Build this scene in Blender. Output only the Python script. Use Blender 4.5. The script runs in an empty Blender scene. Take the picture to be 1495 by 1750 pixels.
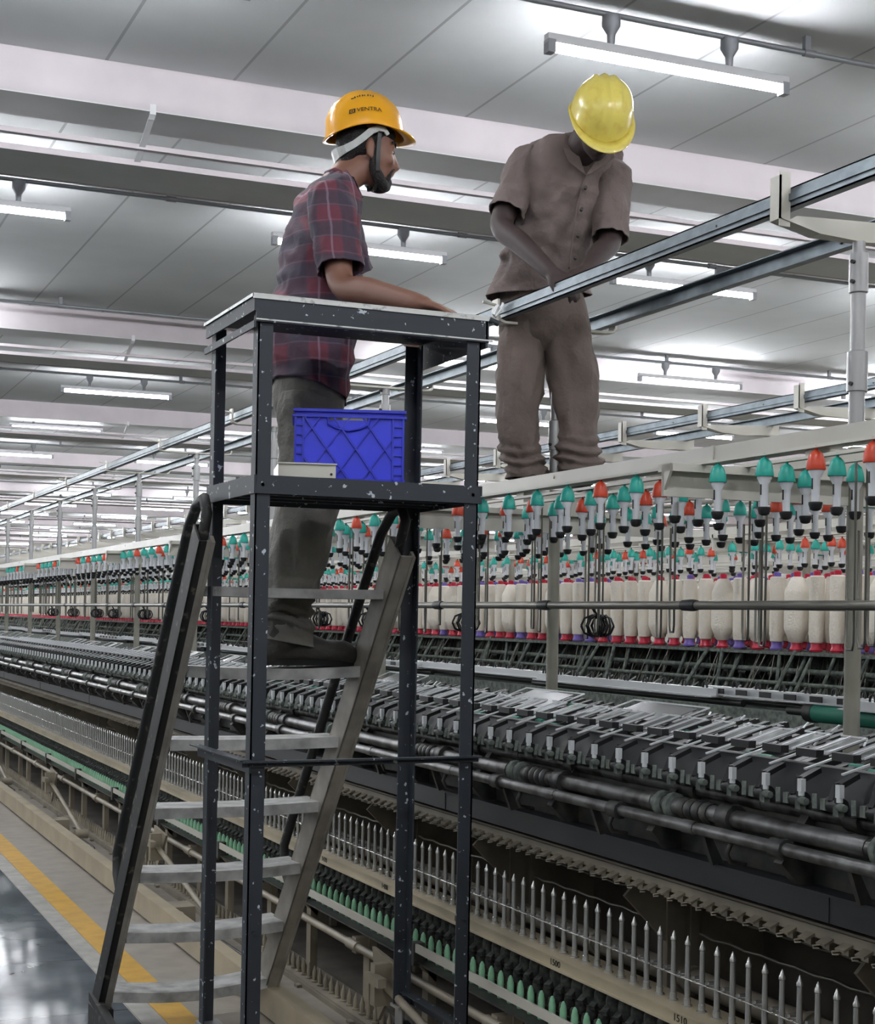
import bpy, math, random
from math import sin, cos, pi, radians, sqrt
from mathutils import Vector, Matrix, Euler
random.seed(7)
S = bpy.context.scene
COL = S.collection
# ------------------------------------------------------------------ camera
TH = math.atan2(1162, 2650); RO = 0.016; F = 2650.0; H = 1.5
CT, ST = cos(TH), sin(TH)
fw = Vector((ST, CT, 0)); rt = Vector((CT, -ST, 0)); up = Vector((0, 0, 1))
Rc = rt*cos(RO) + up*sin(RO); Uc = up*cos(RO) - rt*sin(RO)
cam_d = bpy.data.cameras.new('camera'); cam = bpy.data.objects.new('camera', cam_d); COL.objects.link(cam)
m = Matrix((Rc, Uc, -fw)).transposed().to_4x4(); m.translation = Vector((0, 0, H)); cam.matrix_world = m
cam_d.sensor_fit = 'VERTICAL'; cam_d.sensor_height = 36; cam_d.sensor_width = 36
cam_d.lens = F/1750*36
cam_d.shift_y = (1052-875)/1750; cam_d.shift_x = 0
cam_d.clip_start = 0.05; cam_d.clip_end = 200
S.camera = cam
# ------------------------------------------------------------------ world, exposure
w = bpy.data.worlds.new('world'); S.world = w; w.use_nodes = True
w.node_tree.nodes['Background'].inputs[0].default_value = (0.75, 0.8, 0.9, 1)
w.node_tree.nodes['Background'].inputs[1].default_value = 0.3
S.view_settings.view_transform = 'Standard'; S.view_settings.look = 'None'
S.view_settings.gamma = 1; S.view_settings.use_curve_mapping = False
S.view_settings.exposure = 0.0
TUBE = 185.0            # radiance of the fluorescent tubes
cy = S.cycles
cy.max_bounces = 7; cy.diffuse_bounces = 6; cy.glossy_bounces = 3; cy.transmission_bounces = 2
cy.use_denoising = True; cy.caustics_reflective = False; cy.caustics_refractive = False
cy.sample_clamp_indirect = 4

def ray(px, py):
    a = (px-747.5)/F; b = -(py-1052)/F
    return fw + rt*(a*cos(RO)-b*sin(RO)) + up*(a*sin(RO)+b*cos(RO))
def PD(px, py, d): return Vector((0, 0, H)) + ray(px, py)*d
def PY(px, py, Y):
    r = ray(px, py); return Vector((0, 0, H)) + r*(Y/r.y)

# ------------------------------------------------------------------ materials
def lin(c): return tuple(((x/12.92) if x <= .04045 else ((x+.055)/1.055)**2.4) for x in c)
MATS = {}
def mat(name, col, rough=.5, metal=0, noise=None, bump=0, bscale=40, spec=.5, coat=0, trans=0):
    """noise=(scale, colour2, lo, hi)"""
    if name in MATS: return MATS[name]
    m = bpy.data.materials.new(name); m.use_nodes = True; nt = m.node_tree; b = nt.nodes['Principled BSDF']
    c = lin(col)+(1,)
    b.inputs['Base Color'].default_value = c; b.inputs['Roughness'].default_value = rough
    b.inputs['Metallic'].default_value = metal; b.inputs['Specular IOR Level'].default_value = spec
    if coat: b.inputs['Coat Weight'].default_value = coat
    if trans: b.inputs['Transmission Weight'].default_value = trans
    tc = nt.nodes.new('ShaderNodeTexCoord')
    if noise:
        n = nt.nodes.new('ShaderNodeTexNoise'); n.inputs['Scale'].default_value = noise[0]; n.inputs['Detail'].default_value = 4
        nt.links.new(tc.outputs['Object'], n.inputs['Vector'])
        r = nt.nodes.new('ShaderNodeValToRGB'); r.color_ramp.elements[0].position = noise[2]; r.color_ramp.elements[1].position = noise[3]
        r.color_ramp.elements[0].color = c; r.color_ramp.elements[1].color = lin(noise[1])+(1,)
        nt.links.new(n.outputs['Fac'], r.inputs['Fac']); nt.links.new(r.outputs['Color'], b.inputs['Base Color'])
    if bump:
        n2 = nt.nodes.new('ShaderNodeTexNoise'); n2.inputs['Scale'].default_value = bscale; n2.inputs['Detail'].default_value = 5
        nt.links.new(tc.outputs['Object'], n2.inputs['Vector'])
        bp = nt.nodes.new('ShaderNodeBump'); bp.inputs['Strength'].default_value = bump; bp.inputs['Distance'].default_value = .02
        nt.links.new(n2.outputs['Fac'], bp.inputs['Height']); nt.links.new(bp.outputs['Normal'], b.inputs['Normal'])
    MATS[name] = m; return m
def emis(name, col, s):
    m = bpy.data.materials.new(name); m.use_nodes = True; nt = m.node_tree
    nt.nodes.remove(nt.nodes['Principled BSDF'])
    e = nt.nodes.new('ShaderNodeEmission'); e.inputs[0].default_value = col+(1,); e.inputs[1].default_value = s
    nt.links.new(e.outputs[0], nt.nodes['Material Output'].inputs[0]); MATS[name] = m; return m
def seams(m, axis, pitch, off, width, dark, axis2=None, pitch2=1, off2=0):
    """thin darker joints between the panels of a surface"""
    nt = m.node_tree; b = nt.nodes['Principled BSDF']
    tc = nt.nodes.new('ShaderNodeTexCoord'); sp = nt.nodes.new('ShaderNodeSeparateXYZ'); nt.links.new(tc.outputs['Object'], sp.inputs[0])
    def line(ax, p, o):
        a = nt.nodes.new('ShaderNodeMath'); a.operation = 'SUBTRACT'; a.inputs[1].default_value = o
        nt.links.new(sp.outputs[ax], a.inputs[0])
        q = nt.nodes.new('ShaderNodeMath'); q.operation = 'PINGPONG'; q.inputs[1].default_value = p/2
        nt.links.new(a.outputs[0], q.inputs[0])
        l = nt.nodes.new('ShaderNodeMath'); l.operation = 'LESS_THAN'; l.inputs[1].default_value = width/2
        nt.links.new(q.outputs[0], l.inputs[0]); return l
    l = line(axis, pitch, off)
    if axis2 is not None:
        l2 = line(axis2, pitch2, off2); mx = nt.nodes.new('ShaderNodeMath'); mx.operation = 'MAXIMUM'
        nt.links.new(l.outputs[0], mx.inputs[0]); nt.links.new(l2.outputs[0], mx.inputs[1]); l = mx
    mix = nt.nodes.new('ShaderNodeMixRGB'); mix.inputs[2].default_value = lin(dark)+(1,)
    src = b.inputs['Base Color'].links[0].from_socket if b.inputs['Base Color'].links else None
    if src: nt.links.new(src, mix.inputs[1])
    else: mix.inputs[1].default_value = b.inputs['Base Color'].default_value
    nt.links.new(l.outputs[0], mix.inputs[0]); nt.links.new(mix.outputs[0], b.inputs['Base Color'])
    return m

M_ceil = seams(mat('ceiling_panel', (.86, .87, .875), .8, noise=(1.2, (.81, .82, .825), .3, .7)), 0, .635, 1.5, .016, (.68, .69, .70))
M_duct = mat('duct_white', (.80, .765, .78), .6, noise=(3, (.76, .73, .745), .4, .7))
M_ductunder = mat('duct_underside', (.87, .875, .88), .6, noise=(2, (.82, .825, .82), .3, .7))  # underside colour raised above the sides to make up for weak bounce light
M_white = mat('white_enamel', (.86, .86, .87), .4)
M_conduit = mat('conduit_grey', (.60, .61, .63), .4, .3)
M_tube = emis('tube_glow', (.93, .96, 1.0), TUBE)
M_tile = seams(mat('dark_tile', (.25, .28, .31), .11, noise=(3.5, (.37, .40, .42), .35, .7), spec=.07), 1, .9, .4, .006, (.12, .13, .14), 0, .9, .42)
M_conc = mat('beige_floor', (.60, .57, .53), .45, noise=(9, (.54, .51, .47), .35, .7))
M_pale = mat('pale_floor', (.66, .65, .62), .5, noise=(12, (.55, .54, .52), .35, .7))
M_yell = mat('yellow_floor_paint', (.80, .61, .10), .5, noise=(10, (.70, .53, .12), .4, .75))
M_cream = mat('cream_paint', (.80, .79, .75), .4, noise=(2.5, (.75, .73, .69), .35, .7))
M_beige = mat('beige_paint', (.72, .67, .57), .45, noise=(4, (.62, .58, .50), .35, .7))
M_olive = mat('dull_cream', (.55, .52, .46), .6, noise=(6, (.43, .40, .36), .3, .7))  # darker, mottled cream for the inner and lower machine parts
M_olive2 = mat('dull_beige', (.62, .58, .51), .55, noise=(6, (.50, .47, .41), .3, .7))  # darker, mottled beige for the low pegs, pipe, stands and arms
M_galv = mat('galvanised', (.48, .52, .54), .42, .55, noise=(14, (.38, .41, .44), .35, .7))
M_steel = mat('brushed_steel', (.63, .63, .63), .35, .45)
M_chrome = mat('polished_steel', (.78, .78, .77), .25, .7)
M_silver = mat('silver_aluminium', (.88, .89, .90), .38, .35)
M_wire = mat('wire_grey', (.46, .45, .42), .4, .6)
M_dark = mat('oily_dark_steel', (.17, .175, .18), .5, .2, noise=(22, (.28, .27, .25), .4, .7))
M_roller = mat('roller_steel', (.42, .42, .42), .38, .5, noise=(14, (.20, .19, .18), .42, .62))
M_beam = mat('blue_black_beam', (.11, .115, .13), .45, .1)
M_black = mat('black_plastic', (.07, .07, .08), .45)
M_lint = mat('dark_lint', (.16, .17, .165), .9, noise=(60, (.28, .29, .27), .4, .65))
M_mossy = mat('linty_green_grey', (.44, .47, .44), .9, noise=(35, (.27, .30, .285), .35, .65))
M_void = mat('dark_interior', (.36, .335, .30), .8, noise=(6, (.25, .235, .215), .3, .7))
M_teal = mat('teal_plastic', (.16, .66, .60), .35)
M_red = mat('red_plastic', (.80, .27, .16), .35)
M_holder = mat('holder_grey', (.88, .89, .91), .35)
M_yarn = mat('cream_roving', (.93, .90, .85), .85, bump=.25, bscale=90)
M_pink = mat('crimson_plastic', (.74, .12, .24), .35)
M_purple = mat('purple_plastic', (.44, .36, .68), .35)
M_green = mat('green_bobbin', (.56, .76, .62), .35, noise=(30, (.46, .68, .54), .4, .7))
M_rollg = mat('green_roller', (.18, .50, .42), .6)
M_pane = mat('dark_pane', (.17, .175, .19), .3)
M_bpaint = mat('chipped_black_paint', (.15, .17, .20), .6, noise=(48, (.72, .75, .78), .655, .68))
M_bpaint2 = mat('worn_black_paint', (.10, .10, .10), .6, noise=(30, (.36, .34, .31), .60, .70))
M_wood = mat('dusty_grey_paint', (.60, .575, .54), .6, noise=(9, (.46, .44, .41), .35, .7))
M_tread = mat('scuffed_tread', (.72, .72, .71), .55, noise=(14, (.50, .50, .49), .35, .7))
M_edge = mat('bare_metal_edge', (.78, .78, .77), .4, .2, noise=(30, (.45, .45, .46), .55, .68))
M_blue = mat('blue_plastic', (.20, .24, .86), .35)
M_bluedk = mat('blue_plastic_rib', (.16, .20, .74), .35)
M_skin1 = mat('skin_brown', (.50, .35, .29), .5)
M_skin2 = mat('skin_dark_backlit', (.25, .20, .195), .6)  # dark skin, its colour deepened further to stand in for backlight
M_hair = mat('black_hair', (.05, .045, .045), .6, bump=.5, bscale=150)
M_beard = mat('beard_dark', (.12, .10, .10), .7, bump=.5, bscale=200)
M_trs1 = mat('grey_trousers', (.47, .46, .43), .85, noise=(5, (.40, .39, .37), .3, .7), bump=1.0, bscale=14)
M_shirt2 = mat('taupe_shirt', (.48, .43, .415), .85, noise=(4, (.43, .385, .375), .3, .7), bump=1.0, bscale=14)
M_trs2 = mat('taupe_trousers', (.44, .39, .365), .85, noise=(4, (.385, .34, .32), .3, .7), bump=1.0, bscale=12)
M_boot = mat('black_boot', (.20, .19, .18), .6, bump=.4, bscale=30)
M_hel1 = mat('amber_helmet', (.93, .66, .08), .28, coat=.4)
M_hel2 = mat('pale_yellow_helmet', (.91, .84, .42), .3, coat=.4, noise=(25, (.84, .74, .34), .5, .8))
M_strap = mat('white_harness', (.74, .75, .74), .5, noise=(30, (.58, .57, .54), .55, .75))
M_ink = mat('black_ink', (.08, .07, .05), .6)
M_eye = mat('eye_white', (.75, .72, .68), .3)
M_wall = mat('hall_wall', (.74, .73, .70), .7)
def plaid():
    m = mat('plaid_shirt', (.38, .17, .20), .85, bump=.5, bscale=10); nt = m.node_tree; b = nt.nodes['Principled BSDF']
    tc = nt.nodes.new('ShaderNodeTexCoord'); sp = nt.nodes.new('ShaderNodeSeparateXYZ'); nt.links.new(tc.outputs['Object'], sp.inputs[0])
    def band(ax, f, ph, lo, hi):
        mu = nt.nodes.new('ShaderNodeMath'); mu.operation = 'MULTIPLY_ADD'; mu.inputs[1].default_value = f; mu.inputs[2].default_value = ph
        if ax == 9:
            ad = nt.nodes.new('ShaderNodeMath'); ad.operation = 'ADD'
            nt.links.new(sp.outputs[0], ad.inputs[0]); nt.links.new(sp.outputs[1], ad.inputs[1]); nt.links.new(ad.outputs[0], mu.inputs[0])
        else: nt.links.new(sp.outputs[ax], mu.inputs[0])
        s = nt.nodes.new('ShaderNodeMath'); s.operation = 'SINE'; nt.links.new(mu.outputs[0], s.inputs[0])
        mr = nt.nodes.new('ShaderNodeMapRange'); mr.inputs[1].default_value = lo; mr.inputs[2].default_value = hi
        nt.links.new(s.outputs[0], mr.inputs[0]); return mr.outputs[0]
    def mix(fac, a, bb, k=1):
        x = nt.nodes.new('ShaderNodeMixRGB')
        mu = nt.nodes.new('ShaderNodeMath'); mu.operation = 'MULTIPLY'; mu.inputs[1].default_value = k
        nt.links.new(fac, mu.inputs[0]); nt.links.new(mu.outputs[0], x.inputs[0])
        if isinstance(a, tuple): x.inputs[1].default_value = lin(a)+(1,)
        else: nt.links.new(a, x.inputs[1])
        x.inputs[2].default_value = lin(bb)+(1,); return x.outputs[0]
    c = mix(band(2, 58, 0, -.1, .3), (.40, .20, .25), (.245, .22, .27), .8)
    c = mix(band(0, 55, 1, .0, .4), c, (.22, .205, .26), .75)
    c = mix(band(2, 116, 1, .93, .99), c, (.50, .42, .48), .22)
    c = mix(band(0, 55, 4.2, .97, 1.0), c, (.58, .50, .56), .5)
    nt.links.new(c, b.inputs['Base Color']); return m
M_plaid = plaid()

# ------------------------------------------------------------------ mesh builder
def perp(d):
    d = d.normalized(); a = Vector((0, 0, 1)) if abs(d.z) < .9 else Vector((1, 0, 0))
    u = d.cross(a).normalized(); return u, d.cross(u).normalized()
class MB:
    def __init__(s): s.v = []; s.f = []; s.sm = []; s.mi = []; s.m = 0
    def add(s, vs, fs, smooth=False):
        n = len(s.v); s.v += [tuple(p) for p in vs]
        for f in fs: s.f.append(tuple(n+i for i in f)); s.sm.append(smooth); s.mi.append(s.m)
        return s
    def box(s, x0, x1, y0, y1, z0, z1, M=None):
        vs = [Vector((x, y, z)) for x in (x0, x1) for y in (y0, y1) for z in (z0, z1)]
        if M is not None: vs = [M @ p for p in vs]
        return s.add(vs, [(0, 1, 3, 2), (4, 6, 7, 5), (0, 4, 5, 1), (2, 3, 7, 6), (0, 2, 6, 4), (1, 5, 7, 3)])
    def beam(s, p0, p1, w, h, upv=Vector((0, 0, 1))):
        """bar of width w (sideways) and height h (along upv) from p0 to p1"""
        p0 = Vector(p0); p1 = Vector(p1); d = (p1-p0).normalized(); a = d.cross(upv).normalized(); b = a.cross(d)
        q = [(a*i*w/2 + b*j*h/2) for i, j in ((-1, -1), (1, -1), (1, 1), (-1, 1))]
        return s.add([p0+k for k in q]+[p1+k for k in q], [(3, 2, 1, 0), (4, 5, 6, 7)]+[(i, (i+1) % 4, (i+1) % 4+4, i+4) for i in range(4)])
    def tube(s, p0, p1, r0, r1=None, n=12, caps=True):
        r1 = r0 if r1 is None else r1
        p0 = Vector(p0); p1 = Vector(p1); u, v = perp(p1-p0)
        R = [[p+(u*cos(2*pi*i/n)+v*sin(2*pi*i/n))*r for i in range(n)] for p, r in ((p0, r0), (p1, r1))]
        s.add(R[0]+R[1], [(i, n+i, n+(i+1) % n, (i+1) % n) for i in range(n)], True)
        if caps:
            s.add(R[0], [tuple(range(n))]); s.add(R[1], [tuple(reversed(range(n)))])
        return s
    def path(s, pts, r, n=8, caps=True):
        pts = [Vector(p) for p in pts]; rs = r if isinstance(r, (list, tuple)) else [r]*len(pts)
        u = None; vs = []
        for i, p in enumerate(pts):
            d = (pts[min(i+1, len(pts)-1)]-pts[max(i-1, 0)]).normalized()
            if u is None: u, _ = perp(d)
            u = (u-d*u.dot(d)).normalized(); v = d.cross(u)
            vs += [p+(u*cos(2*pi*k/n)+v*sin(2*pi*k/n))*rs[i] for k in range(n)]
        fs = [(i*n+k, i*n+(k+1) % n, (i+1)*n+(k+1) % n, (i+1)*n+k) for i in range(len(pts)-1) for k in range(n)]
        s.add(vs, fs, True)
        if caps: s.add(vs[:n], [tuple(reversed(range(n)))]); s.add(vs[-n:], [tuple(range(n))])
        return s
    def lathe(s, prof, c=(0, 0, 0), n=16, ax=None):
        """prof: list of (r, t) along axis (default z)"""
        c = Vector(c)
        if ax is None: u, v, a = Vector((1, 0, 0)), Vector((0, 1, 0)), Vector((0, 0, 1))
        else: a = Vector(ax).normalized(); u, v = perp(a); v = a.cross(u)
        q = [prof[0]]
        for i in range(1, len(prof)-1):          # split the ring at sharp turns of the profile
            q.append(prof[i]); d0 = Vector(prof[i])-Vector(prof[i-1]); d1 = Vector(prof[i+1])-Vector(prof[i])
            if d0.length > 1e-6 and d1.length > 1e-6 and d0.angle(d1) > .75: q.append(prof[i])
        prof = q+[prof[-1]]
        vs = [c+u*r*cos(2*pi*k/n)+v*r*sin(2*pi*k/n)+a*t for r, t in prof for k in range(n)]
        fs = [(i*n+k, i*n+(k+1) % n, (i+1)*n+(k+1) % n, (i+1)*n+k) for i in range(len(prof)-1) if prof[i] != prof[i+1] for k in range(n)]
        s.add(vs, fs, True)
        if prof[0][0] > 1e-5: s.add(vs[:n], [tuple(reversed(range(n)))])
        if prof[-1][0] > 1e-5: s.add(vs[-n:], [tuple(range(n))])
        return s
    def prism(s, poly, d):
        """poly: 3d points, d: extrusion vector"""
        poly = [Vector(p) for p in poly]; d = Vector(d); n = len(poly)
        return s.add(poly+[p+d for p in poly], [tuple(range(n)), tuple(reversed(range(n, 2*n)))]+[((i+1) % n, i, n+i, n+(i+1) % n) for i in range(n)])
    def ell(s, c, r, R=None, n=16, m=10):
        c = Vector(c); vs = []
        for j in range(m+1):
            t = pi*j/m
            for k in range(n):
                p = Vector((r[0]*sin(t)*cos(2*pi*k/n), r[1]*sin(t)*sin(2*pi*k/n), r[2]*cos(t)))
                vs.append(c+(R @ p if R is not None else p))
        return s.add(vs, [(j*n+k, (j+1)*n+k, (j+1)*n+(k+1) % n, j*n+(k+1) % n) for j in range(m) for k in range(n)], True)
    def loft(s, secs):
        """secs: (centre, vector a, vector b) ellipses"""
        n = 24; vs = []
        for c, a, b in secs: vs += [Vector(c)+a*cos(2*pi*k/n)+b*sin(2*pi*k/n) for k in range(n)]
        s.add(vs, [(i*n+k, i*n+(k+1) % n, (i+1)*n+(k+1) % n, (i+1)*n+k) for i in range(len(secs)-1) for k in range(n)], True)
        s.add(vs[:n], [tuple(reversed(range(n)))]); s.add(vs[-n:], [tuple(range(n))]); return s
    def limb(s, pts, rs, n=14):
        pts = [Vector(p) for p in pts]; P = []; R = []
        for i in range(len(pts)-1):
            a, b = pts[i], pts[i+1]; a0 = pts[max(i-1, 0)]; b1 = pts[min(i+2, len(pts)-1)]
            for k in range(6):
                t = k/6
                P.append(.5*((2*a)+(b-a0)*t+(2*a0-5*a+4*b-b1)*t*t+(3*a-a0-3*b+b1)*t**3)); R.append(rs[i]*(1-t)+rs[i+1]*t)
        P.append(pts[-1]); R.append(rs[-1]); s.path(P, R, n)
        s.ell(pts[0], (rs[0],)*3, n=12, m=8); s.ell(pts[-1], (rs[-1],)*3, n=12, m=8); return s
    def mesh(s, name, mats):
        me = bpy.data.meshes.new(name); me.from_pydata(s.v, [], s.f); me.update()
        me.polygons.foreach_set('use_smooth', s.sm); me.polygons.foreach_set('material_index', s.mi)
        for x in (mats if isinstance(mats, (list, tuple)) else [mats]): me.materials.append(x)
        return me

ORG = {}
def link(name, data, parent=None, at=(0, 0, 0)):
    """object whose mesh was built around world point `at`"""
    o = bpy.data.objects.new(name, data); COL.objects.link(o); at = Vector(at)
    if parent is not None:
        o.parent = parent; o.location = at-ORG[parent.name]
    else: o.location = at
    ORG[o.name] = at.copy(); return o
def obj(name, mb, mats, parent=None, at=(0, 0, 0), label=None):
    o = link(name, mb.mesh(name, mats), parent, at)
    if label: o['label'] = label
    return o
def tag(o, label, cat, group=None, kind=None):
    o['label'] = label; o['category'] = cat
    if group: o['group'] = group
    if kind: o['kind'] = kind
    return o
def thing(name, loc, label, cat, group=None):
    o = link(name, None, None, loc); o.empty_display_size = .1
    return tag(o, label, cat, group)
def struct(name, mb, mats):
    o = obj(name, mb, mats); o['kind'] = 'structure'; return o
def copy_at(o, at, parent=None):
    """a copy of o, and copies of its children, with the copy's origin at world point `at`"""
    c = o.copy(); COL.objects.link(c); at = Vector(at)
    if parent is not None: c.parent = parent; c.location = at-ORG[parent.name]
    else: c.location = at
    ORG[c.name] = at.copy()
    for ch in o.children:
        if ch.name in COL.objects:
            k = ch.copy(); COL.objects.link(k); k.parent = c; ORG[k.name] = at+k.location
            for g in ch.children:
                q = g.copy(); COL.objects.link(q); q.parent = k
    return c

# ================================================================== SETTING
YB, YF, XL, XR = -6.0, 62.0, -7.0, 24.0
struct('floor', MB().box(XL, 1.30, YB, YF, -.1, 0), M_tile)
struct('floor_1', MB().box(1.30, XR, YB, YF, -.1, .0), M_conc)
struct('trim_1', MB().box(1.39, 1.505, YB, YF, 0, .002), M_yell)
struct('trim_2', MB().box(1.305, 1.385, YB, YF, 0, .0015), M_pale)
CZ = 4.15
struct('ceiling', MB().box(XL, XR, YB, YF, CZ, CZ+.1), M_ceil)
struct('wall_left', MB().box(XL-.2, XL, YB, YF, -.1, CZ+.1), M_wall)
struct('wall_right', MB().box(XR, XR+.2, YB, YF, -.1, CZ+.1), M_wall)
struct('wall_front', MB().box(XL-.2, XR+.2, YF, YF+.2, -.1, CZ+.1), M_wall)
struct('wall_back', MB().box(XL-.2, XR+.2, YB-.2, YB, -.1, CZ+.1), M_wall)
k = 3
for i in range(-1, 9):
    y = 7.5+6.35*i
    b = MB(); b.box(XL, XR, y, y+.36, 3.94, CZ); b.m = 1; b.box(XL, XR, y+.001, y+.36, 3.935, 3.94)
    struct('trim_%d' % k, b, [M_duct, M_ductunder]); k += 1
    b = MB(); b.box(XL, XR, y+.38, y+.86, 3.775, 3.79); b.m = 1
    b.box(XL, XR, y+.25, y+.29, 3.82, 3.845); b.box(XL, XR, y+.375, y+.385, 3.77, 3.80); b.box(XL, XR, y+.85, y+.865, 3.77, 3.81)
    struct('trim_%d' % k, b, [M_ductunder, M_duct]); k += 1
    for xx in {0: (1.73,), 1: (3.05, 7.6), 2: (4.4, 8.2), 3: (5.6,)}.get(i, ()):
        hb = MB(); hb.beam((xx, y-.004, 3.97), (xx, y-.004, 3.92), .004, .03, Vector((1, 0, 0))); hb.beam((xx, y-.004, 3.925), (xx, y+.03, 3.905), .004, .03, Vector((1, 0, 0)))
        hb.beam((xx, y+.03, 3.91), (xx+.01, y+.37, 3.79), .004, .03, Vector((1, 0, 0)))
        tag(obj('duct_hanger', hb, M_white), 'white bent metal strap hanging under a ceiling duct', 'hanger', 'straps under the ceiling ducts')

# ceiling lights --------------------------------------------------
def light_fixture(x, y, label, group):
    t = thing('ceiling_light', (x+.6, y, 3.9), label, 'light', group); a = (x+.6, y, 3.9)
    b = MB().box(-.61, .61, -.02, .02, .008, .045); obj('housing', b, M_white, t, a)
    b = MB().tube((-.575, 0, -.012), (.575, 0, -.012), .016, n=10); obj('tube', b, M_tube, t, a)
    for s_ in (-.61, .575): b = MB(); b.box(s_, s_+.035, -.022, .022, -.035, .02); obj('end_cap', b, M_conduit, t, a)
    for s_ in (-.3, .3): b = MB(); b.lathe([(.016, .04), (.018, .09), (.04, .125), (.04, .17)], (s_, 0, 0), n=12); obj('mount', b, M_conduit, t, a)
    return t
lab = {(0, 0): 'white fluorescent tube light high above the ladder and platform, only its end showing',
       (1, 0): 'bright fluorescent tube light directly over the bent worker in the pale helmet',
       (0, 1): 'fluorescent tube light cut by the left edge of the view, below the long ceiling duct',
       (1, 1): 'fluorescent tube light glowing right behind the chest of the plaid-shirted worker',
       (2, 1): 'fluorescent tube light seen between the two galvanised rails beside the bent worker'}
proto = None
for j in range(-2, 15):
    y = 5.78+3.78*j
    if (j >= 0):
        pass
    for i in range(-3, 9):
        x = .5+2.5*i
        if j == 2 and i == 1: continue
        if j < 0 and abs(i) > 3: continue
        g = 'ceiling tube lights in the far rows'; l = 'distant white fluorescent tube light on the hall ceiling'
        if (i, j) in lab: l = lab[(i, j)]; g = None
        if proto is None:
            proto = light_fixture(x, y, l, g); continue
        c = copy_at(proto, (x+.6, y, 3.9)); c['label'] = l
        if g: c['group'] = g
        elif 'group' in c: del c['group']
    b = MB().tube((XL, y, 4.075), (XR, y, 4.075), .013, n=8)
    for q in range(-3, 12): b.tube((q*2.+.3, y, 4.075), (q*2.+.36, y, 4.075), .018, n=8); b.box(q*2.+.3, q*2.+.33, y-.012, y+.012, 4.075, CZ)
    struct('trim_%d' % k, b, M_conduit); k += 1

# ================================================================== SPINNING FRAME 1
MX = 2.81; Y0, Y1 = 1.2, 24.0; PIT = .0666
COLY = [3.51+1.79*i for i in range(-1, 12)]
sf = thing('spinning_frame', (MX, 10, 0), 'long cream ring spinning frame with bare steel spindles beside the yellow floor line', 'machine')
def P1(name, mb, mats, label=None, kind=None):
    o = obj(name, mb, mats, sf)
    if label: o['label'] = label
    if kind: o['kind'] = kind
    return o
M_col = mat('column_paint', (.60, .59, .55), .4, noise=(6, (.52, .51, .46), .35, .7))
def bolt(b, x, y, z, r=.006):
    b.tube((x-.004, y, z), (x+.001, y, z), r, n=6)
# plinth rail along the floor
b = MB(); b.box(1.74, 1.775, Y0, Y1, .012, .11); b.box(1.735, 1.80, Y0, Y1, .11, .122)
for y in [1.5+1.1*i for i in range(20)]: b.box(1.775, 1.82, y, y+.05, 0, .11)
P1('plinth_rail', b, M_beige)
# inner frame stands and dark interior
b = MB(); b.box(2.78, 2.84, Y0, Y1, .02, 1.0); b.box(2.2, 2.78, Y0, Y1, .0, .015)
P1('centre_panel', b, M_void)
for i in range(22):
    y = 1.8+1.03*i; b = MB()
    b.box(2.44, 2.50, y, y+.03, 0, .84); b.box(2.52, 2.55, y, y+.03, 0, .84)
    b.prism([(2.30, y+.01, .70), (2.44, y+.01, .84), (2.44, y+.01, .56)], (0, .012, 0))
    b.box(2.49, 2.78, y+.005, y+.02, .3, .84)
    P1('stand', b, M_olive)
b = MB()
for i in range(21):
    y = 1.8+1.03*i+.1
    for z, x in ((.665, 2.5), (.60, 2.48)):
        pts = [(x+.004*sin(t*2.4), y+t*.075, z+.003*sin(t*2.9)) for t in range(12)]
        b.path(pts, .0045, n=5)
P1('control_wire', b, M_wire)
b = MB(); b.tube((2.5, Y0, .455), (2.5, Y1, .455), .034, n=14)
for i in range(40): y = 1.6+.55*i; b.tube((2.5, y, .455), (2.5, y+.02, .455), .042, n=14)
P1('drive_roller', b, M_olive)
b = MB(); b.tube((2.42, Y0, .30), (2.42, Y1, .30), .028, n=12); b.tube((2.6, Y0, .2), (2.6, Y1, .2), .05, n=12)
P1('lower_shaft', b, M_olive)
# lower peg conveyor
b = MB(); b.box(2.025, 2.095, Y0, Y1, .0, .028); b.box(2.02, 2.027, Y0, Y1, .0, .02)
for i in range(38): y = 1.7+.6*i; b.box(2.0, 2.12, y, y+.04, 0, .012)
P1('conveyor_beam', b, M_olive)
b = MB()
for i in range(int((Y1-2.6)/PIT)):
    b.lathe([(.014, .028), (.014, .034), (.009, .036), (.0095, .07), (.006, .078), (.003, .092)], (2.06, 2.6+PIT*i, 0), n=8)
o = P1('peg', b, M_olive2, kind='stuff')
# pipe rail and the angle rail in front of the green bobbins
b = MB(); b.tube((2.05, Y0, .27), (2.05, Y1, .27), .015, n=10)
for i in range(20): y = 1.75+1.2*i; b.tube((2.05, y, .27), (2.05, y+.1, .27), .021, n=10); b.box(2.05, 2.12, y+.03, y+.07, .24, .30); b.box(2.1, 2.13, y+.02, y+.08, 0, .33)
P1('pipe_rail', b, M_olive2)
b = MB(); y = Y0
while y < Y1:
    b.box(2.025, 2.033, y, y+1.16, .376, .404); b.m = 1; b.box(2.033, 2.13, y, y+1.16, .336, .342)
    b.box(2.02, 2.06, y+1.16, y+1.2, .33, .405); b.m = 0; y += 1.2
P1('bobbin_shelf', b, [M_cream, M_dark])
for i in range(20): b = MB(); y = 2.35+1.2*i; b.box(2.07, 2.1, y, y+.05, 0.02, .335); b.prism([(2.04, y, .335), (2.1, y, .335), (2.1, y, .27)], (0, .05, 0)); P1('shelf_stand', b, M_olive2)
b = MB()
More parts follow.
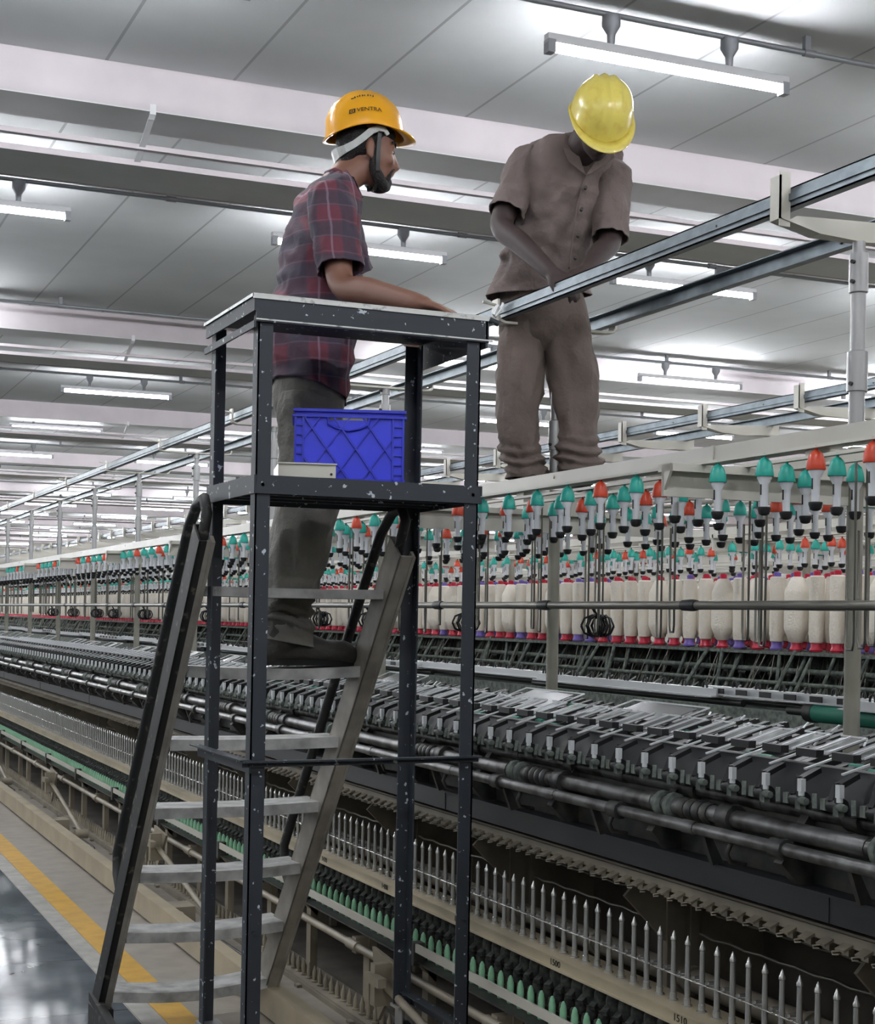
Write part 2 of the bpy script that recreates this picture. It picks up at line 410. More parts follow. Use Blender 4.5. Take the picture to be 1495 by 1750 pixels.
for i in range(int((Y1-2.2)/PIT)):
    y = 2.2+PIT*i
    b.lathe([(.010, .335), (.010, .395), (.006, .404)], (2.115, y+.033, 0), n=6)
    b.lathe([(.016, .40), (.024, .415), (.024, .445), (.015, .475)], (2.19, y, 0), n=8)
    b.lathe([(.013, .37), (.018, .38), (.018, .40)], (2.17, y+.02, 0), n=6)
    b.beam((2.15, y-.01, .41), (2.24, y+.04, .455), .02, .014)
o = P1('spindle_wharves', b, M_lint, kind='stuff')
# spindle rail with its stencilled numbers
b = MB(); b.box(2.15, 2.158, Y0, Y1, .475, .503); b.box(2.146, 2.26, Y0, Y1, .503, .508); b.box(2.144, 2.16, Y0, Y1, .47, .476)
b.box(2.25, 2.26, Y0, Y1, .475, .503)
P1('spindle_rail', b, M_beige)
def text_mesh(s, size):
    cu = bpy.data.curves.new('t', 'FONT'); cu.body = s; cu.size = size; cu.align_x = 'CENTER'; cu.align_y = 'CENTER'; cu.extrude = .0005
    o = bpy.data.objects.new('t', cu); COL.objects.link(o)
    bpy.context.view_layer.update()
    me = bpy.data.meshes.new_from_object(o.evaluated_get(bpy.context.evaluated_depsgraph_get()))
    bpy.data.objects.remove(o); return me
for s_, y in (('1470', 6.02), ('1480', 5.35), ('1490', 4.69), ('1500', 4.006), ('1510', 3.336), ('1520', 2.67)):
    me = text_mesh(s_, .026); me.materials.append(M_ink)
    for v in me.vertices:
        x, yy, zz = v.co; v.co = (2.1488-zz, y-x*1.25, .489+yy)
    o = link('rail_number', me, sf); o['label'] = 'black stencilled number ' + s_
# ring rail
b = MB(); b.path([(2.185, Y0+.2*i, .583+.0015*sin(i*2.1)) for i in range(int((Y1-Y0)/.2))], .0022, n=5)
for i in range(int((13-2.3)/PIT)):
    y = 2.4+PIT*i
    b.path([(2.2+.017*cos(t*pi/4), y+.017*sin(t*pi/4), .583) for t in range(9)], .002, n=4, caps=False)
    b.ell((2.183, y+.012*random.uniform(-1, 1), .585), (.0035, .004, .003), n=6, m=4)
    b.box(2.205, 2.235, y+.025, y+.035, .578, .588)
P1('ring_rail', b, M_chrome)
# spindles
def spindle_mesh(b, y=0, x=0, z=0):
    b.lathe([(.014, 0), (.014, .006), (.0095, .008), (.0095, .022), (.0075, .024), (.0078, .06), (.0066, .158), (.0085, .16), (.0085, .166), (.006, .170), (.0035, .178), (.001, .184)], (x, y, z), n=8)
b = MB(); spindle_mesh(b)
proto = obj('spindle', b, M_chrome, sf, (2.2, 2.45, .505))
b = MB()
for i in range(1, 290):
    y = 2.45+PIT*i
    if i < 100: copy_at(proto, (2.2, y, .505), sf)
    else: spindle_mesh(b, y, 2.2, .505)
P1('spindle_row', b, M_chrome, kind='stuff')
# thread guide rail above the spindles
b = MB(); b.box(2.19, 2.205, Y0, Y1, .79, .815); b.box(2.2, 2.32, Y0, Y1, .815, .82)
for i in range(int((16-2.2)/PIT)):
    y = 2.2+PIT*i
    b.beam((2.2, y, .80), (2.165, y, .785), .03, .006); b.path([(2.168, y, .785), (2.15, y+.008, .782), (2.145, y-.002, .779), (2.155, y-.01, .78)], .0022, n=4)
    b.box(2.206, 2.222, y+.02, y+.045, .765, .79)
P1('thread_guide_rail', b, M_olive)
# dark main beam
b = MB(); b.box(2.15, 2.30, Y0, Y1, .842, .900); b.box(2.143, 2.3, Y0, Y1, .900, .906)
for i in range(10): b.box(2.148, 2.152, 2.75+2.06*i, 2.754+2.06*i, .842, .9)
P1('main_beam', b, M_beam)
# rollers
for nm, x, z, r, seg in (('drafting_roller', 2.10, .992, .0155, .72), ('drafting_roller', 2.15, 1.025, .022, .85), ('drafting_roller', 2.20, 1.068, .0185, .64)):
    b = MB(); b.tube((x, Y0, z), (x, Y1, z), r, n=12)
    for i in range(int((Y1-Y0)/seg)):
        y = Y0+seg*i+z*.2; b.m = 1
        b.lathe([(r*1.5, 0), (r*1.6, .012), (r*1.35, .03), (r*1.5, .05)], (x, y, z), 10, (0, 1, 0)); b.m = 0
        b.lathe([(r*1.1, 0), (r*1.1, .06)], (x, y+.36, z), 10, (0, 1, 0))
        if r > .02:
            b.m = 1
            for q in range(4): b.lathe([(r*1.15, 0), (r*1.3, .008), (r*1.3, .02), (r*1.15, .028)], (x, y+.10+.034*q, z), 12, (0, 1, 0))
            b.m = 2; b.lathe([(r*1.1, 0), (r*1.5, .004), (r*1.55, .02), (r*1.2, .03)], (x, y+.26, z), 12, (0, 1, 0)); b.lathe([(r*1.1, 0), (r*1.5, .004), (r*1.55, .02), (r*1.2, .03)], (x, y+.31, z), 12, (0, 1, 0)); b.m = 0
    P1(nm, b, [M_roller, M_dark, M_mossy])
b = MB()
for i in range(42):
    y = Y0+.55*i+.02
    b.prism([(2.28, y, .9), (2.16, y, .905), (2.11, y, .955), (2.13, y, .985), (2.19, y, 1.07), (2.28, y, 1.10)], (0, .03, 0))
    b.path([(2.115, y+.2, .98), (2.10, y+.2, .95), (2.11, y+.2, .93), (2.16, y+.21, .92)], .006, n=5)
    b.prism([(2.10, y+.3, .985), (2.12, y+.3, .985), (2.16, y+.3, .91), (2.13, y+.3, .905)], (0, .014, 0))
b.box(2.2, 2.3, Y0, Y1, .906, 1.09)
P1('roller_bracket', b, M_dark)
# deck behind
b = MB(); b.box(2.29, 3.33, Y0, Y1, 1.04, 1.10); b.box(2.26, 2.30, Y0, Y1, .9, 1.1)
b.prism([(2.15, Y0, 1.085), (2.26, Y0, 1.165), (2.30, Y0, 1.165), (2.30, Y0, 1.085)], (0, Y1-Y0, 0))
P1('deck', b, M_beam)
# pressure arms
b = MB()
b.box(-.008, .004, -.0075, .0075, -.016, .012)
b.tube((-.002, 0, -.026), (-.002, 0, -.016), .007, n=8)
b.m = 1; b.beam((.002, .010, .008), (.066, .03, .027), .018, .012); b.box(-.004, .016, .009, .017, -.03, .016)
b.lathe([(.017, -.028), (.02, -.01), (.017, .02)], (.012, .034, -.036), 10, (0, 1, 0)); b.beam((0, .03, -.03), (.03, .045, .012), .012, .02)
b.m = 2; b.lathe([(.008, -.012), (.010, 0), (.008, .012)], (-.006, -.012, -.036), 8, (0, 1, 0)); b.box(-.01, .006, -.006, .012, -.056, -.034); b.box(-.006, .01, .045, .062, -.048, -.024); b.beam((-.004, -.05, -.05), (.01, -.03, -.02), .01, .008)
b.m = 0; b.beam((.048, .056, .027), (.118, .044, .050), .009, .004)
arm = obj('pressure_arm', b, [M_silver, M_black, M_mossy], sf, (2.135, 2.3, 1.138))
b = MB().box(-.011, .011, -.038, .038, -.008, .010); obj('clamp', b, M_black, arm, (2.135+.12, 2.3, 1.138+.055)).__setitem__('label', 'black plastic clamp bar')
b = MB()
for q in (-.046, .01): b.beam((0, q, .002), (.105, q-.012, .036), .0045, .004)
b.beam((.105, -.06, .036), (.105, .036, .036), .003, .004); b.beam((0, -.05, .0), (0, .05, .0), .003, .004)
b.m = 1; b.beam((.0, 0, -.002), (.105, -.012, .031), .104, .0015); b.m = 0
obj('guide_frame', b, [M_silver, M_pane], arm, (2.135+.133, 2.3, 1.138+.055))
b = MB(); NARM = 140
for i in range(1, NARM):
    y = 2.3+2*PIT*i
    if i < 100:
        copy_at(arm, (2.135, y, 1.138), sf)
    else:
        b.m = 0; b.box(2.123, 2.143, y-.012, y+.012, 1.12, 1.152); b.beam((2.17, y+.055, 1.162), (2.25, y+.055, 1.189), .008, .005)
        b.m = 1; b.box(2.242, 2.268, y-.042, y+.042, 1.183, 1.205); b.m = 0
        b.beam((2.27, y, 1.193), (2.385, y, 1.211), .008, .005); b.beam((2.27, y-.045, 1.193), (2.385, y-.045, 1.211), .004, .004)
P1('pressure_arm_row', b, [M_silver, M_black], kind='stuff')
# raised guide frames further in
b = MB(); random.seed(3); y = 2.6
while y < 20:
    L = random.choice((.3, .42, .5)); x = 2.40+random.uniform(-.01, .02); z0 = 1.205; zt = z0+random.uniform(.04, .055); wd = .11; b.m = 0
    for (p, q) in (((x, y, z0), (x+wd, y-.02, zt)), ((x, y+L, z0), (x+wd, y+L-.02, zt)), ((x, y, z0), (x, y+L, z0)), ((x+wd, y-.02, zt), (x+wd, y+L-.02, zt)), ((x+wd*.4, y-.01, z0+.01), (x+wd*.4, y+L, z0+.01))): b.beam(p, q, .0045, .004)
    b.m = 1; b.beam((x, y+L/2, z0-.003), (x+wd, y+L/2-.02, zt-.003), L, .0015)
    y += L+random.choice((.3, .6, .9))
P1('flap_frame', b, [M_silver, M_pane], kind='stuff')
b = MB(); random.seed(5)
for i in range(1500):
    y = random.uniform(2, 15); x = random.uniform(2.55, 3.3); b.m = random.choice((0, 1, 1, 3, 3, 3))
    z = 1.10
    if b.m == 0: b.beam((x, y, z+.03), (x+random.uniform(.02, .045), y+random.uniform(-.02, .02), z+random.uniform(.04, .06)), .006, .004)
    elif b.m == 1: b.lathe([(.014, -.03), (.014, .03)], (x, y, z+.012), 8, (0, 1, 0))
    b.m = 2; b.beam((x-.03, y+.05, z+.0), (x+.08, y+.05, z+.03), .03, .03)
P1('far_side_arms', b, [M_silver, M_rollg, M_black], kind='stuff')
# silver roving guide rails with black hooks
b = MB(); y = 2.2; i = 0
while y < 22:
    L = (1.5, .9, 1.3)[i % 3]; z = 1.245+(i % 2)*.006; x = 2.93+(i % 2)*.03; b.m = 0
    b.box(x, x+.03, y, y+L, z, z+.026); b.box(x-.02, x+.03, y, y+L, z-.002, z+.002)
    b.m = 1
    b.tube((x+.04, y-.1, z-.018), (x+.04, y+L+.1, z-.018), .012, n=8)
    for q in range(int(L/.13)):
        yy = y+.08+.13*q
        b.path([(x+.01, yy+.012*sin(t*pi/4), z+.03+.018*cos(t*pi/4)) for t in range(9)], .004, n=5, caps=False)
    if i % 3 == 1:
        b.m = 1
        for q in range(6): b.box(x-.022, x-.018, y+.1+.13*q, y+.16+.13*q, z+.004, z+.022)
    y += L-.12; i += 1
P1('guide_rail', b, [M_silver, M_black])
b = MB().tube((2.96, 1.8, 1.222), (2.96, 3.86, 1.222), .029, n=16); b.m = 1; b.tube((2.96, 3.86, 1.222), (2.96, 3.90, 1.222), .031, n=16); b.tube((2.96, 3.9, 1.222), (2.96, 4.0, 1.222), .014, n=10)
P1('cleaner_roller', b, [M_rollg, M_dark], 'green cloth covered roller')
# columns
b = MB()
b.tube((0, 0, 1.08), (0, 0, 1.99), .023, n=16); b.lathe([(.035, 1.08), (.035, 1.10), (.024, 1.115)], n=16)
pr = obj('column', b, M_col, sf, (MX, COLY[0], 0))
for y in COLY[1:]: copy_at(pr, (MX, y, 0), sf)
# creel top rails, cross arms, holder bars
b = MB(); b.box(2.64, 2.665, Y0, Y1, 1.982, 2.026); b.box(2.64, 2.70, Y0, Y1, 1.975, 1.984)
b.box(2.636, 2.642, 3.96, 3.97, 1.974, 2.028)
for i in range(12): bolt(b, 2.64, 3.2+1.79*i, 2.01)
P1('creel_rail', b, M_cream)
b = MB(); b.box(2.97, 3.03, Y0, Y1, 1.975, 1.985); b.box(2.97, 2.98, Y0, Y1, 1.975, 2.01)
P1('creel_rail', b, M_cream)
b = MB(); b.box(2.185, 3.42, -.03, .03, 1.89, 1.91); b.box(2.185, 3.42, .0, .012, 1.825, 1.91)
b.prism([(2.185, -.03, 1.91), (2.185, -.03, 1.89), (2.185, .01, 1.825), (2.185, .012, 1.91)], (.008, 0, 0))
b.box(2.66, 2.98, -.03, .03, 1.91, 1.976)
pr = obj('cross_arm', MB().add(*[b.v, b.f]) if False else b, M_cream, sf, (0, COLY[0], 0))
for y in COLY[1:]: copy_at(pr, (0, y, 0), sf)
ROWS = [2.29, 2.43, 2.57, 2.93, 3.07, 3.20]
for x in ROWS:
    b = MB(); b.box(x-.010, x+.010, Y0, Y1, 1.911, 1.915); b.box(x+.007, x+.010, Y0, Y1, 1.911, 1.922)
    P1('holder_bar', b, M_cream)
# rod and cord reels
b = MB(); b.tube((2.45, Y0, 1.541), (2.45, Y1, 1.541), .0125, n=12); b.m = 1
for i in range(-1, 12): b.lathe([(.015, 0), (.018, .02), (.016, .07)], (2.45, 3.75+1.79*i*.5, 1.541), 10, (0, 1, 0))
b.m = 0
for y in COLY: b.box(2.45, MX, y-.006, y+.006, 1.53, 1.55)
P1('guide_rod', b, [M_wire, M_black])
# bobbin holders: cap + body; 100 nearest as parts
def holder_body(b, x=0, y=0, z=0):
    b.m = 0; b.lathe([(.017, -.038), (.0185, -.05), (.0105, -.066), (.0095, -.12), (.009, -.124)], (x, y, z), n=10)
    b.m = 1; b.lathe([(.0165, -.122), (.017, -.127), (.0125, -.140), (.006, -.143)], (x, y, z), n=10)
    b.box(x-.0115, x-.009, y-.002, y+.002, z-.092, z-.066)
def holder_cap(b, x=0, y=0, z=0):
    b.lathe([(.0225, -.046), (.0235, -.043), (.021, -.024), (.016, -.008), (.009, -.001), (.004, .001), (.004, .012)], (x, y, z), n=12)
hb = MB(); holder_body(hb); cb = MB(); holder_cap(cb)
body_me = hb.mesh('bobbin_holder', [M_holder, M_black]); cap_t = cb.mesh('cap', M_teal); cap_r = cb.mesh('cap', M_red)
def holders(parent, rows, ystart, yend, near, far_stuff_label):
    pos = []
    for ri, x in enumerate(rows):
        y = ystart+(ri % 2)*.1; q = 0
        while y < yend:
            ph = (y-3.51) % 1.79
            if not (ph < .07 or ph > 1.72): pos.append((x, y, (q+ri) % 5 in (1,) or (q*7+ri*3) % 11 == 0))
            y += .205; q += 1
    vis = [p for p in pos if p[1] > p[0]*(3158/1930-.4385)]
    vis.sort(key=lambda p: p[0]*ST+p[1]*CT)
    for (x, y, red) in vis[:near]:
        o = link('bobbin_holder', body_me, parent, (x, y, 1.905))
        c = link('cap', cap_r if red else cap_t, o, (x, y, 1.905)); c['label'] = 'red bell cap' if red else 'teal bell cap'
    hb = MB(); c1 = MB(); c2 = MB()
    for (x, y, red) in vis[near:]:
        holder_body(hb, x, y, 1.905); holder_cap(c2 if red else c1, x, y, 1.905)
    o = obj('bobbin_holder_row', hb, [M_holder, M_black], parent); o['kind'] = 'stuff'
    for m_, mt, l in ((c1, M_teal, 'teal bell caps'), (c2, M_red, 'red bell caps')):
        c = obj('cap_row', m_, mt, o); c['kind'] = 'stuff'; c['label'] = l
holders(sf, ROWS, 2.8, 20.5, 100, '')
# hanging U wires
def uwire(x, y, z0, w_, b, top=1.90):
    b.path([(x, y, top), (x, y, z0+.02), (x+.006, y+w_*.25, z0), (x+.01, y+w_*.75, z0), (x+.016, y+w_, z0+.02), (x+.016, y+w_, z0+.25+random.random()*.1)], .0035, n=5)
random.seed(9); n = 0
for gi in range(26):
    y = 3.0+.45*gi
    for x, dy in ((2.47, 0), (2.50, .12), (2.60, .20)):
        if random.random() < .12: continue
        b = MB(); uwire(x, y+dy, 1.43+random.uniform(0, .035), .05, b)
        P1('guide_wire', b, M_wire)
b = MB()
for gi in range(60):
    uwire(2.5+.2*random.random(), 14.6+.16*gi, 1.44+random.uniform(0, .03), .05, b)
P1('guide_wire_row', b, M_wire, kind='stuff')
random.seed(12)
for i in range(12):
    y = 4.4+.9*i+((i*7) % 3)*.12
    b = MB()
    for q in range(9):
        a = q*.7; c = Vector((2.5+.02*sin(q), y+.016*cos(q*1.7), 1.475))
        b.path([c+Vector((.035*cos(t*pi/4)*cos(a), .035*cos(t*pi/4)*sin(a)*1.2, .034*sin(t*pi/4))) for t in range(9)], .004, n=4, caps=False)
    b.tube((2.5, y, 1.50), (2.47, y, 1.545), .005, n=5)
    P1('cord_bundle', b, M_black, 'black cord wound in a loose bundle')
# swing arms by the floor
for i in range(5):
    y = 4.8+3.2*i
    b = MB(); b.path([(1.93, y, .27), (1.93, y-.25, .23), (1.90, y-1.3, .09)], .014, n=8)
    b.box(1.89, 1.96, y-.02, y+.02, .2, .34); b.box(1.87, 1.90, y-.1, y+.02, .28, .31)
    b.prism([(1.95, y-.1, .34), (1.95, y+.16, .36), (1.95, y+.1, .12)], (.012, 0, 0))
    b.tube((1.86, y-1.3, .08), (1.94, y-1.3, .08), .03, n=10); b.box(1.8, 1.9, y-.9, y-.74, .04, .12)
    b.m = 1; b.path([(1.85, y-1.5, .03), (1.87, y-1.45, .07), (1.9, y-1.7, .05), (1.86, y-1.9, .04)], .008, n=6)
    P1('swing_arm', b, [M_olive2, M_dark])

# green bobbins: individuals
b = MB(); b.lathe([(.0105, 0), (.0115, .004), (.0105, .06), (.0085, .066), (.008, .072), (.003, .082)], n=8)
gm = b.mesh('green_bobbin', M_green)
for i in range(200):
    o = link('green_bobbin', gm, None, (2.085, 2.9+PIT*i, .342))
    tag(o, 'small green bobbin standing in the row below the spindle rail', 'bobbin', 'green bobbins on the low shelf')

# ================================================================== SPINNING FRAME 2..4 behind
def frame_behind(n):
    dx = 2.38*n; cx = MX+dx; y0 = 3.0*n; y1 = 24+14*n
    names = {1: 'second spinning frame loaded with cream roving bobbins, right behind the nearest frame', 2: 'third spinning frame, mostly hidden behind the frame full of roving bobbins', 3: 'fourth spinning frame at the far side of the hall'}
    t = thing('spinning_frame', (cx, 12*n, 0), names[n], 'machine')
    b = MB(); b.box(cx-.55, cx+.55, y0, y1, .02, 1.05); b.box(cx-.62, cx-.55, y0, y1, .8, .9)
    obj('body', b, M_mossy, t)
    b = MB(); b.box(cx-.17, cx-.145, y0, y1, 1.982, 2.026); b.box(cx+.16, cx+.22, y0, y1, 1.975, 1.99)
    for x in ROWS: b.box(x+dx-.012, x+dx+.012, y0, y1, 1.915, 1.922)
    obj('creel_rail', b, M_cream, t)
    for q in range(int((y1-y0)/1.79)):
        y = y0+.3+1.79*q
        b = MB(); b.tube((cx, y, 1.05), (cx, y, 1.99), .023, n=10); obj('column', b, M_col, t)
        b = MB(); b.box(cx-.6, cx+.6, y-.03, y+.03, 1.93, 1.95); b.box(cx-.6, cx+.6, y, y+.012, 1.865, 1.95); obj('cross_arm', b, M_cream, t)
    if n == 1:
        holders(t, [x+dx for x in ROWS[:4]], 6.0, 36, 60, '')
    if n > 1: return t
    # shelf of arms, roving strands and glints under the bobbins
    b = MB(); random.seed(21)
    for q in range(1400):
        y = 5.5+q*.021; x = cx-.45+random.uniform(0, .25)
        b.m = 0 if q % 3 else 1
        b.tube((x, y, 1.36+random.uniform(-.03, 0)), (x-.12+random.uniform(-.05, .05), y+random.uniform(-.12, .05), 1.1), (.0028 if b.m == 0 else .011), n=4, caps=False)
    o = obj('roving_strands', b, [M_wire, M_mossy], t); o['kind'] = 'stuff'
    b = MB(); 
    for q in range(230):
        y = 5.5+q*.133
        b.m = 0; b.beam((cx-.55, y, 1.10), (cx-.46, y-.02, 1.16), .012, .006)
        b.m = 1; b.box(cx-.5, cx-.42, y+.03, y+.09, 1.08, 1.13); b.lathe([(.028, 0), (.028, .07)], (cx-.3, y, 1.22), 8, (0, 1, 0))
    o = obj('pressure_arm_row', b, [M_silver, M_black], t); o['kind'] = 'stuff'
    b = MB(); b.tube((cx-.42, y0, 1.25), (cx-.42, y1, 1.25), .014, n=8); b.tube((cx-.5, y0, 1.19), (cx-.5, y1, 1.19), .01, n=8)
    b.box(cx-.2, cx+.5, y0, y1, 1.05, 1.33)
    obj('inner_rail', b, M_mossy, t)
    b = MB(); b.box(cx-.45, cx+.45, y0, y1, 1.33, 1.345); obj('bobbin_rack', b, M_mossy, t)
    return t
frame_behind(1); frame_behind(2); frame_behind(3)
# roving bobbins hanging in the second frame
def bobbin_mesh(fat):
    b = MB()
    if fat: b.lathe([(.02, .372), (.030, .368), (.060, .305), (.062, .295), (.063, .28), (.063, .12), (.061, .105), (.036, .046), (.028, .04)], n=18)
    else: b.lathe([(.03, .375), (.038, .368), (.0385, .09), (.036, .07), (.033, .045), (.025, .04)], n=14)
    return b.mesh('roving_bobbin', M_yarn)
def tube_mesh(m_, top):
    b = MB(); b.lathe([(.032, 0), (.034, .008), (.026, .022), (.027, .045), (.018, .05), (.018, .36), (.019, .395), (.012, .40)], n=12); return b.mesh('tube', m_)
BF, BS = bobbin_mesh(True), bobbin_mesh(False); TP, TV = tube_mesh(M_pink, 0), tube_mesh(M_purple, 0)
random.seed(31); pos = []
for ri, x in enumerate([4.78, 4.93, 5.08, 5.305]):
    y = 5.6+.07*ri; q = 0
    while y < 36:
        fat = (q+ri*2) % 4 == 1 or random.random() < .12; pur = (not fat) and random.random() < .62 and y < 11.5
        pos.append((x, y, fat, pur)); y += .16 if not fat else .165; q += 1
        if ri < 2 and random.random() < .0: y += .1
pos.sort(key=lambda p: p[0]*ST+p[1]*CT)
LB = {(True, False): ('fat cream roving bobbin with tapered shoulders on a crimson tube', 'fat roving bobbins'),
      (False, True): ('slim cream roving bobbin on a purple tube', 'slim roving bobbins on purple tubes'),
      (False, False): ('slim cream roving bobbin on a crimson tube', 'slim roving bobbins on crimson tubes')}
rest = MB()
for k_, (x, y, fat, pur) in enumerate(pos):
    me = BF if fat else BS; tm = TV if pur else TP
    if k_ < 300:
        o = link('roving_bobbin', me, None, (x, y, 1.352)); l, g = LB[(fat, pur)]; tag(o, l, 'bobbin', g)
        link('tube', tm, o, (x, y, 1.352))
    else:
        rest.m = 0; r_ = .063 if fat else .0385
        rest.lathe([(.02, 1.73), (r_, 1.66), (r_, 1.44), (.03, 1.395)], (x, y, 0), n=8); rest.m = 1
        rest.lathe([(.033, 1.352), (.026, 1.375), (.027, 1.395)], (x, y, 0), n=8)
o = obj('roving_bobbins', rest, [M_yarn, M_pink]); tag(o, 'far rows of cream roving bobbins receding to the left', 'bobbins', None, 'stuff')

# ================================================================== OVERHEAD TRACKS
def channel(b, x, y0, y1, z, s_):
    """C channel, open towards +s_"""
    b.box(x, x+.004, y0, y1, z, z+.055)
    b.box(min(x, x+s_*.03), max(x, x+s_*.03), y0, y1, z+.051, z+.055); b.box(min(x, x+s_*.03), max(x, x+s_*.03), y0, y1, z, z+.004)
    b.box(x-.006 if s_ > 0 else x+.004, x if s_ > 0 else x+.01, y0, y1, z+.018, z+.037)
def track(n, lbl, ys, kindB, y0, y1, cx):
    t = thing('overhead_track', (cx, (y0+y1)/2, 2.03), lbl, 'track')
    xa, xb = cx-.235, cx+.215
    for x, s_ in ((xa, 1), (xb, -1)):
        b = MB(); channel(b, x, y0, y1, 2.633, s_)
        if n == 0 and x == xa:
            b.m = 1
            for q in range(8): b.tube((x-.008, 3.02-.05*q, 2.66+.012*(q % 2)), (x+.001, 3.02-.05*q, 2.66+.012*(q % 2)), .006, n=6)
        for yy in ys: b.m = 1; b.tube((x-.008, yy+.35, 2.66), (x+.0, yy+.35, 2.66), .004, n=6)
        obj('channel', b, [M_galv, M_dark], t)
    for y in ys:
        if n == 0:
            b = MB(); top = [(.018, 2.532), (.018, 2.565)] if y in kindB else [(.018, 2.532), (.018, 2.58), (.024, 2.581), (.024, 2.612)]
            b.lathe([(.0225, 2.03), (.0225, 2.145), (.029, 2.146), (.029, 2.256), (.021, 2.260), (.021, 2.42), (.0265, 2.423), (.0265, 2.531)]+top, (cx, y, 0), n=18)
            b.m = 1
            for z in ((2.165, 2.45, 2.505) if y in kindB else (2.165, 2.45, 2.505, 2.597)): b.tube((cx-.034, y-.012, z), (cx-.015, y-.006, z), .006, n=8)
            obj('post', b, [M_steel, M_dark], t)
        b = MB()
        if y in kindB:
            w_ = .045
            b.box(xa-.035, xa-.03, y-.0, y+w_, 2.60, 2.72); b.box(xa-.035, xa+.0, y, y+.004, 2.58, 2.73)
            b.prism([(xa-.03, y-.004, 2.60), (xa-.002, y-.004, 2.60), (xa+.02, y-.004, 2.612), (xb+.01, y-.004, 2.632), (xb+.01, y-.004, 2.58), (cx+.02, y-.004, 2.565), (xa+.10, y-.004, 2.572)], (0, .004, 0))
            b.prism([(xa-.03, y, 2.60), (xa+.10, y, 2.572), (xa+.10, y+.05, 2.572), (xa-.03, y+.05, 2.60)], (0, 0, .003))
            b.box(xa+.10, xb+.01, y, y+.05, 2.572, 2.576)
            b.box(xb+.01, xb+.045, y, y+.004, 2.58, 2.70)
        else:
            pts = [(xa-.03, 2.70), (xa-.03, 2.64), (xa-.022, 2.622), (xa+.0, 2.614), (xb-.02, 2.614), (xb+.02, 2.618), (xb+.03, 2.632), (xb+.03, 2.68)]
            for (x0, z0), (x1, z1) in zip(pts, pts[1:]):
                b.beam((x0, y, z0), (x1, y, z1), .05, .009, Vector((0, 0, 1)) if abs(x1-x0) > .01 else Vector((1, 0, 0)))
            b.tube((xa-.09, y-.01, 2.685), (xa-.02, y-.01, 2.675), .006, n=6)
        obj('bracket', b, M_cream, t)
    return t
ys0 = [y for y in COLY if y > 2]
track(0, 'pair of galvanised channels on cream brackets and posts above the nearest spinning frame', ys0, (3.51,), 1.0, 24.5, MX)
ys1 = [3.0+.895*i for i in range(36)]
track(1, 'pair of galvanised channels on cream hooked brackets, low over the second spinning frame', ys1, ys1, 2.0, 38, MX+2.38-.02)
ys2 = [6.0+.895*2*i for i in range(26)]
track(2, 'farthest pair of galvanised channels receding over the third frame', ys2, ys2, 4.0, 52, MX+4.76)

# ================================================================== WORK PLATFORM
TX0, TX1, TY0, TY1 = 1.275, 1.965, 4.19, 4.675
pt = thing('work_platform', (1.62, 4.43, 0), 'tall black chipped steel work platform with a shelf holding a blue crate', 'platform')
def angle_leg(x, y, sx, sy, z0, z1):
    b = MB(); a = .044
    b.box(min(x, x+sx*a), max(x, x+sx*a), min(y, y+sy*.005), max(y, y+sy*.005), z0, z1)
    b.box(min(x, x+sx*.005), max(x, x+sx*.005), min(y, y+sy*a), max(y, y+sy*a), z0, z1)
    for z in (1.08, 1.86, 2.33, .6): b.tube((x+sx*.02, y-sy*.002 if sy > 0 else y, z), (x+sx*.02, y-sy*.008, z), .006, n=6)
    # lean a little as on site
    b.v = [(px-.010*(1-pz/2.4)*.9, py, pz) for px, py, pz in b.v]
    return b
for (x, y, sx, sy) in ((TX0, TY0, 1, 1), (TX1, TY0, -1, 1), (TX0, TY1, 1, -1), (TX1, TY1, -1, -1)):
    o = obj('leg', angle_leg(x, y, sx, sy, .235, 2.375), M_bpaint, pt)
    cb = MB(); xc, yc = x+sx*.02, y+sy*.02
    cb.box(xc-.035, xc+.035, yc-.035, yc+.035, .225, .235); cb.box(xc-.02, xc-.016, yc-.03, yc+.03, .1, .225); cb.box(xc+.016, xc+.02, yc-.03, yc+.03, .1, .225)
    cb.m = 1; cb.tube((xc-.014, yc, .09), (xc+.014, yc, .09), .09, n=20)
    c = obj('caster', cb, [M_steel, M_black], o); c['label'] = 'swivel caster wheel with a metal plate'
b = MB()
# top tray: sheet with downturned sides and lower rails
b.box(TX0-.02, TX1+.02, TY0-.012, TY1+.01, 2.384, 2.388)
b.m = 1; b.box(TX0-.02, TX1+.025, TY0-.016, TY0-.010, 2.379, 2.392); b.tube((TX0-.02, TY0-.012, 2.390), (TX1+.025, TY0-.012, 2.390), .0045, n=8); b.box(TX0-.022, TX0-.018, TY0-.012, TY1+.02, 2.384, 2.393)
b.m = 0
b.box(TX0-.01, TX1+.02, TY0-.012, TY0-.006, 2.322, 2.38); b.box(TX0-.01, TX1+.02, TY0-.012, TY0+.03, 2.316, 2.322)
b.m = 1; b.box(TX0-.01, TX1+.03, TY0-.014, TY0-.011, 2.320, 2.324); b.m = 0
b.box(TX0-.016, TX0-.010, TY0-.012, TY1+.012, 2.345, 2.385); b.box(TX0-.016, TX0-.010, TY0-.01, TY1+.03, 2.298, 2.318)
b.box(TX1+.01, TX1+.016, TY0-.012, TY1+.012, 2.30, 2.386)
b.tube((TX1+.02, TY0-.012, 2.385), (TX1+.05, TY0-.012, 2.375), .009, n=8)
obj('top_tray', b, [M_bpaint, M_edge], pt)
b = MB(); b.box(TX0, TX1, TY0, TY1, 1.868, 1.874); 
b.box(TX0-.003, TX1+.003, TY0-.008, TY0-.002, 1.835, 1.887); b.box(TX0-.008, TX0-.002, TY0-.008, TY1+.008, 1.835, 1.887)
